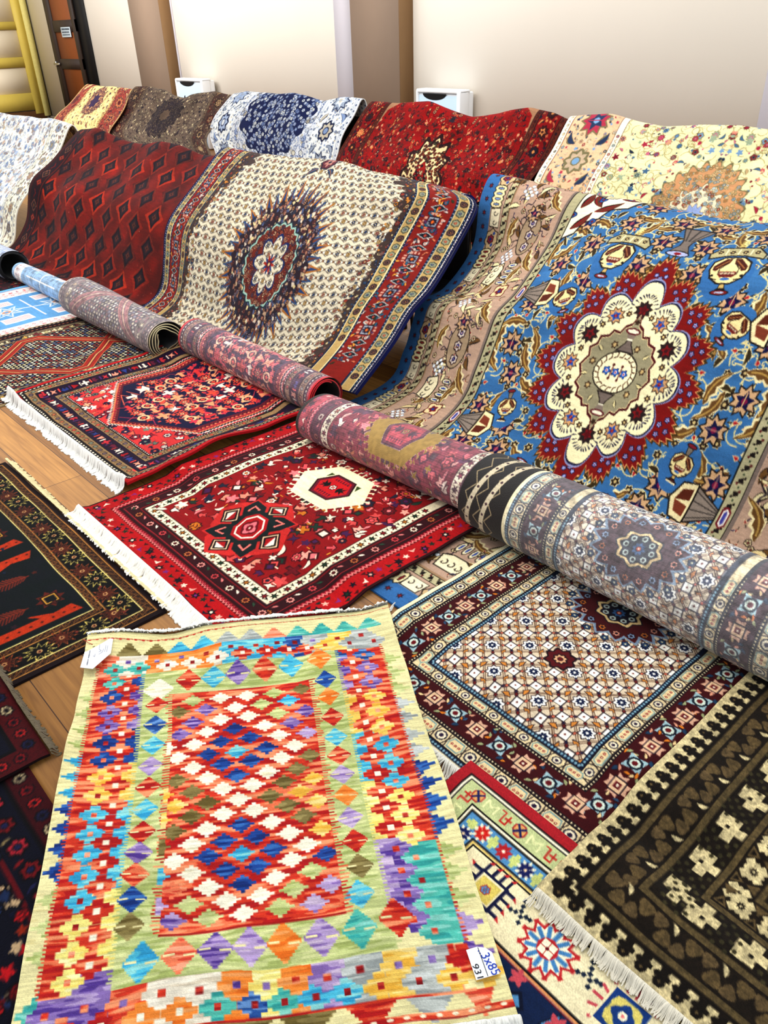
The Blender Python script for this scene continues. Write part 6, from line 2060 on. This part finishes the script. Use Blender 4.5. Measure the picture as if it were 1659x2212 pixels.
    o5 = floor_rug('herati_rug', Q(-1.36, -.44, .93, 1.88), ob, 'cream herati rug with burgundy border and rolled end, lower right', .008, .004, 'e6dcc0', seed=11)
    fringe(o5, (-1.36, .93), (-.44, .93), (-.0, -1), .04, 300, 'e9e6da', seed=11, clump=4, spread=.4)
    fringe(o5, (-1.1, .93), (-.88, .93), (-.5, -1), .09, 110, 'e9e6da', seed=12, clump=3, spread=.4)
    oc = Board(118, 86, .24, '2a211c')
    hsrc = herati_floor_board(92, 96, .24)
    # paste the herati back between leather ends
    x0 = int(20 * oc.k); ww = hsrc.W; hh = oc.H
    roll_src = np.concatenate([hsrc.A[::-1][hsrc.H - int(46 * oc.k):], hsrc.A[:int(40 * oc.k)]])[:hh]
    off = 30
    B2 = Board(92, 86, .24, 'd8c49c'); B2.A[:] = B2.fill_tile(herati_tile(.24, 7.4))
    hs = herati_floor_board(92, 140, .24)
    # shift so the medallion faces the room
    med_row = int(22 * hs.k); want = int(50 * hs.k)
    A = hs.A[:, :]
    rows = (np.arange(oc.H) - want + med_row)
    rows = np.abs(rows); rows = np.clip(rows, 0, hs.H - 1)
    oc.A[:, x0:x0 + ww] = A[rows][:, :oc.W - x0]
    for q in (4, 9, 14):
        oc.line([(q + (3 if i % 2 else 0) - .06 * i * 2, i * 4) for i in range(24)], .35, 'b8a888')
    for q in (8.5, 15):
        P = [(q + 8 - i * .42, i * 2.2) for i in range(40)]
        oc.line(P, 1.9, 'cfc4ac')
        for x, y in P[::2]: oc.circ(x, y, .55, '4c2c38', 6)
    cc = oc.final(.05, .05, 53, .03)
    ck = mute(cc, .16, 'ccd2e4', .035, 8, .07)  # pale bluish tint and lift put the roll's glare into its colour
    lw = int(21 / .24); ck[:, :lw] = cc[:, :lw] * 1.1
    rolled(o5, -1.52, -.38, 1.775, .128, .142, ck, '3a2c24', '1c1614', 1.5, 1.1, .02, 9, gap=.012)
    # dark rugs at the lower left
    o = floor_rug('dark_floral_rug', Q(-2.3, -.78, -1.2, .19), dark_red_board(152, 139, .45, 9, True).final(.05, .1, 54), 'dark navy and red floral rug under the left edge of the kilim', .008, .003, '1c0c14', seed=12)
    o = floor_rug('dark_red_rug', Q(-2.9, -1.555, -.7, .243), dark_red_board(134, 94, .4, 8).final(.05, .1, 55), 'dark red floral rug with grey fringe at the lower left corner', .009, .004, '1c0c10', seed=13)
    fringe(o, (-2.4, .243), (-1.55, .243), (0, 1), .022, 330, '6c604c', wd=.003, spread=.2, clump=3, seed=13)
    # kazak at the bottom
    o6 = floor_rug('cream_kazak_rug', Q(-.835, .32, .1, .962), kazak_board().final(.05, .09, 56, .04), 'cream kazak rug with red edge and blue star border, bottom right', .009, .003, '9c2832', seed=14)
    # brown rug
    o7 = floor_rug('brown_rug', Q(-.525, .62, .815, 1.93), brown_board().final(.05, .14, 57, .06), 'brown and beige banded rug with knotted fringe, right edge of the photo', .011, .003, '4a3c2c', seed=15)
    fringe(o7, (-.52, .815), (.6, .815), (0, -1), .028, 800, 'f0e8d4', wd=.0017, spread=.25, clump=6, seed=15, curl=.3)
    # kilim on top
    kil = kilim_board()
    kc = kil.final(.03, .05, 58, .03, gam=1.2, sat=.9)
    q = [onZ(190, 1372, .032)[:2], onZ(838, 1312, .032)[:2], onZ(1122, 2192, .032)[:2], onZ(-14, 2362, .032)[:2]]
    def kw(u, v):
        s = .0035 * np.sin(v * 22 + 2.2 * np.sin(u * 3.3)) ** 2 * np.clip(1 - np.abs(v - .22) * 2.2, .15, 1) + .003 * np.sin(u * 7 + v * 9 + 1) ** 2
        return s
    o8 = floor_rug('kilim_rug', q, kc, 'multicoloured flat woven kilim with stepped diamonds lying on top in front', .005, .004, 'd9cf98', MK, seed=17, wavefn=kw)
    q = [np.array(p) for p in q]
    dirv = (q[0] - q[3]); 
    fringe(o8, q[0], q[1], dirv, .030, 520, 'fffdf4', wd=.0032, spread=.7, clump=2, seed=17, curl=1.2, lift=.004)
    fringe(o8, q[3], q[2], -dirv, .034, 520, 'fffdf4', wd=.0032, spread=.5, clump=2, seed=18, curl=1.0, lift=.004)
    return q


def build_tags(q):
    ztop = lambda x, y: float(hsample(HM, x, y)) + .004
    # price label near the bottom right corner: straight from its four corners in the photo
    z = ztop(-.50, .66)
    pts = [onZ(x, y, z) for x, y in ((1007, 2052), (1030, 2045), (1048, 2047), (1063, 2057), (1079, 2103), (1029, 2117))]
    lab = ngon('price_label', pts, M_PAPER, None, .001)
    tag(lab, 'white price label reading 3x85 and 931 on the kilim corner', 'label')
    # text: runs from the far side of the label to the near side
    a0, a1 = onZ(1044, 2058, z), onZ(1071, 2104, z)
    def text(body, p, pend, size, mat, parent, shear=0, name='handwriting'):
        d = pend - p; L = np.linalg.norm(d[:2])
        cu = bpy.data.curves.new(name, 'FONT'); cu.body = body; cu.size = 1; cu.align_x = 'LEFT'; cu.align_y = 'CENTER'; cu.shear = shear; cu.extrude = .0; cu.offset = .0
        cu.materials.append(mat)
        o = bpy.data.objects.new(name, cu); COL.objects.link(o)
        bpy.context.view_layer.update()
        w = max(o.dimensions.x, .01)
        s = L / w
        ang = math.atan2(d[1], d[0])
        me = bpy.data.meshes.new_from_object(o.evaluated_get(bpy.context.evaluated_depsgraph_get()))
        bpy.data.objects.remove(o)
        me.transform(Matrix.Translation((p[0], p[1], z + .0012)) @ Matrix.Rotation(ang, 4, 'Z') @ Matrix.Diagonal((s, size, 1, 1)))
        o = bpy.data.objects.new(name, me); COL.objects.link(o); o.parent = parent
        return o
    text('..3x85', onZ(1038, 2049, z), onZ(1072, 2104, z), .024, M_INKB, lab, .1)
    text('931', onZ(1024, 2082, z), onZ(1037, 2112, z), .017, M_INKK, lab, .1)
    p, e = onZ(1032, 2047, z), onZ(1054, 2109, z)
    d = (e - p) / np.linalg.norm(e - p); n = np.array([-d[1], d[0], 0]) * .0006; u_ = np.array([0, 0, .0012])
    ngon('ruled_line', [p + n + u_, e + n + u_, e - n + u_, p - n + u_], M_INKK, lab)
    # hang tag at the far left corner
    z = ztop(-1.80, .50)
    P = [(197, 1378), (245, 1382), (240, 1413), (201, 1447), (174, 1444), (186, 1402)]
    hz = [.004, .002, .004, .006, .002, .003]
    pts = [onZ(x, y, z) + np.array([0, 0, h]) for (x, y), h in zip(P, hz)]
    tg = ngon('hang_tag', [(*p[:2], z + .004) for p in pts], M_PAPER, None, .0008)
    tag(tg, 'white cut corner paper hang tag tied to the far left corner of the kilim', 'tag')
    zt = z + .0052

    def stroke(pxs, w, mat, name):
        V, Fq = [], []
        Pp = [onZ(x, y, zt) for x, y in pxs]
        for a, c in zip(Pp, Pp[1:]):
            d = c - a; d /= np.linalg.norm(d); n = np.array([-d[1], d[0], 0]) * w; o = len(V)
            V += [a + n, c + n, c - n, a - n]; Fq.append((o, o + 1, o + 2, o + 3))
        raw_mesh(name, np.array(V), np.array(Fq), None, mat, False, tg)
    ring = [(201.0 + 3.4 * math.cos(t), 1394 + 3.6 * math.sin(t)) for t in np.linspace(0, 6.28, 12)]
    stroke(ring, .0011, M_INKK, 'printed_logo')
    rr = random.Random(4)
    V = []
    seg = [(194.5 - 7 * f, 1405 + 32 * f) for f in np.linspace(0, 1, 22)]
    for k in range(0, 21):
        if k in (11,): continue
        a, c = seg[k], seg[k + 1]
        stroke([(a[0] + rr.uniform(-1.1, -.3), a[1]), (a[0] + rr.uniform(.3, 1.2), a[1] + .7)], .0011, plain_mat('dark_grey_print', '4c4c58') if k == 0 else bpy.data.materials['dark_grey_print'], 'printed_letter') if False else None
        V.append((a, rr.uniform(.8, 1.4)))
    mg = plain_mat('dark_grey_print', '50505c')
    vv, ff = [], []
    for (x, y), hw in V:
        A_, B_, C_, D_ = [onZ(x + dx, y + dy, zt) for dx, dy in ((-hw, 0), (hw, .2), (hw, 1.15), (-hw, .95))]
        o = len(vv); vv += [A_, B_, C_, D_]; ff.append((o, o + 1, o + 2, o + 3))
    raw_mesh('printed_line', np.array(vv), np.array(ff), None, mg, False, tg)
    for ln in ([(216, 1392), (214, 1402), (219, 1405), (213, 1408)], [(206, 1412), (204, 1418), (201, 1416)], [(224, 1401), (221, 1408), (213, 1413)], [(229, 1393), (226, 1408)], [(233, 1394), (230, 1408)]):
        stroke(ln, .0008, M_INKG, 'handwriting')
    # red tie
    a = onZ(178, 1381, z + .006); c = onZ(190, 1388, z + .01); c2 = onZ(200, 1392, z + .008)
    tube('tie_thread', [a, (a + c) / 2 + np.array([0, 0, .004]), c, c2], .0011, plain_mat('red_thread', 'b8503c'), tg, 6)


def build_lights():
    w = bpy.data.worlds.new('hall_light'); bpy.context.scene.world = w; w.use_nodes = True
    bg = w.node_tree.nodes['Background']; bg.inputs['Color'].default_value = (.86, .93, 1.0, 1); bg.inputs['Strength'].default_value = .86

    def area(name, loc, target, size, sy, power, col):
        l = bpy.data.lights.new(name, 'AREA'); l.shape = 'RECTANGLE'; l.size = size; l.size_y = sy; l.energy = power; l.color = col
        o = bpy.data.objects.new(name, l); COL.objects.link(o); o.location = loc
        o.rotation_euler = (Vector(target) - Vector(loc)).to_track_quat('-Z', 'Y').to_euler()
        return o
    area('ceiling_light', (-3.5, 2.6, 4.6), (-3.5, 2.8, 0), 7, 1.2, 120, (1, .94, .84))
    area('ceiling_light', (-11, 3.4, 4.6), (-11, 4.2, 0), 6, 1.6, 160, (1, .94, .86))
    area('ceiling_light', (-1.6, .9, 4.4), (-1.4, 1.4, 0), 3, 1.0, 45, (1, .95, .88))
    area('corner_fill', (-12.5, 1.5, 3.8), (-17.6, 6.3, 1.4), 2, 2, 300, (1, .96, .9))  # added fill that brightens the end wall and yellow door
    area('wall_fill', (-6.5, -.5, 4.3), (-8, 6.8, 2.4), 9, 1.5, 380, (1, .95, .88))  # added fill washing the back wall from the camera side
    area('window_light', (-6.2, 6.2, 3.9), (-3.0, 1.8, .1), 4.5, 1.6, 150, (.74, .86, 1))


def build_camera():
    cam = bpy.data.cameras.new('camera'); o = bpy.data.objects.new('camera', cam); COL.objects.link(o)
    cam.sensor_fit = 'HORIZONTAL'; cam.sensor_width = 36; cam.lens = F / 1659 * 36; cam.clip_end = 100
    X = RW @ np.array([1, 0, 0]); Y = RW @ np.array([0, -1, 0]); Z = RW @ np.array([0, 0, -1])
    M = Matrix(((X[0], Y[0], Z[0], 0), (X[1], Y[1], Z[1], 0), (X[2], Y[2], Z[2], CAMH), (0, 0, 0, 1)))
    o.matrix_world = M
    bpy.context.scene.camera = o


def main():
    import time
    t = time.time()
    sc = bpy.context.scene
    sc.view_settings.view_transform = 'Standard'
    sc.view_settings.look = 'None'
    build_hall(); build_wall_boxes(); build_chairs()
    build_front_row(); print('front', time.time() - t)
    build_back_row(); print('back', time.time() - t)
    q = build_floor(); print('floor', time.time() - t)
    build_tags(q)
    build_lights(); build_camera()
    print('verts', sum(len(o.data.vertices) for o in bpy.data.objects if o.type == 'MESH'), time.time() - t)


main()
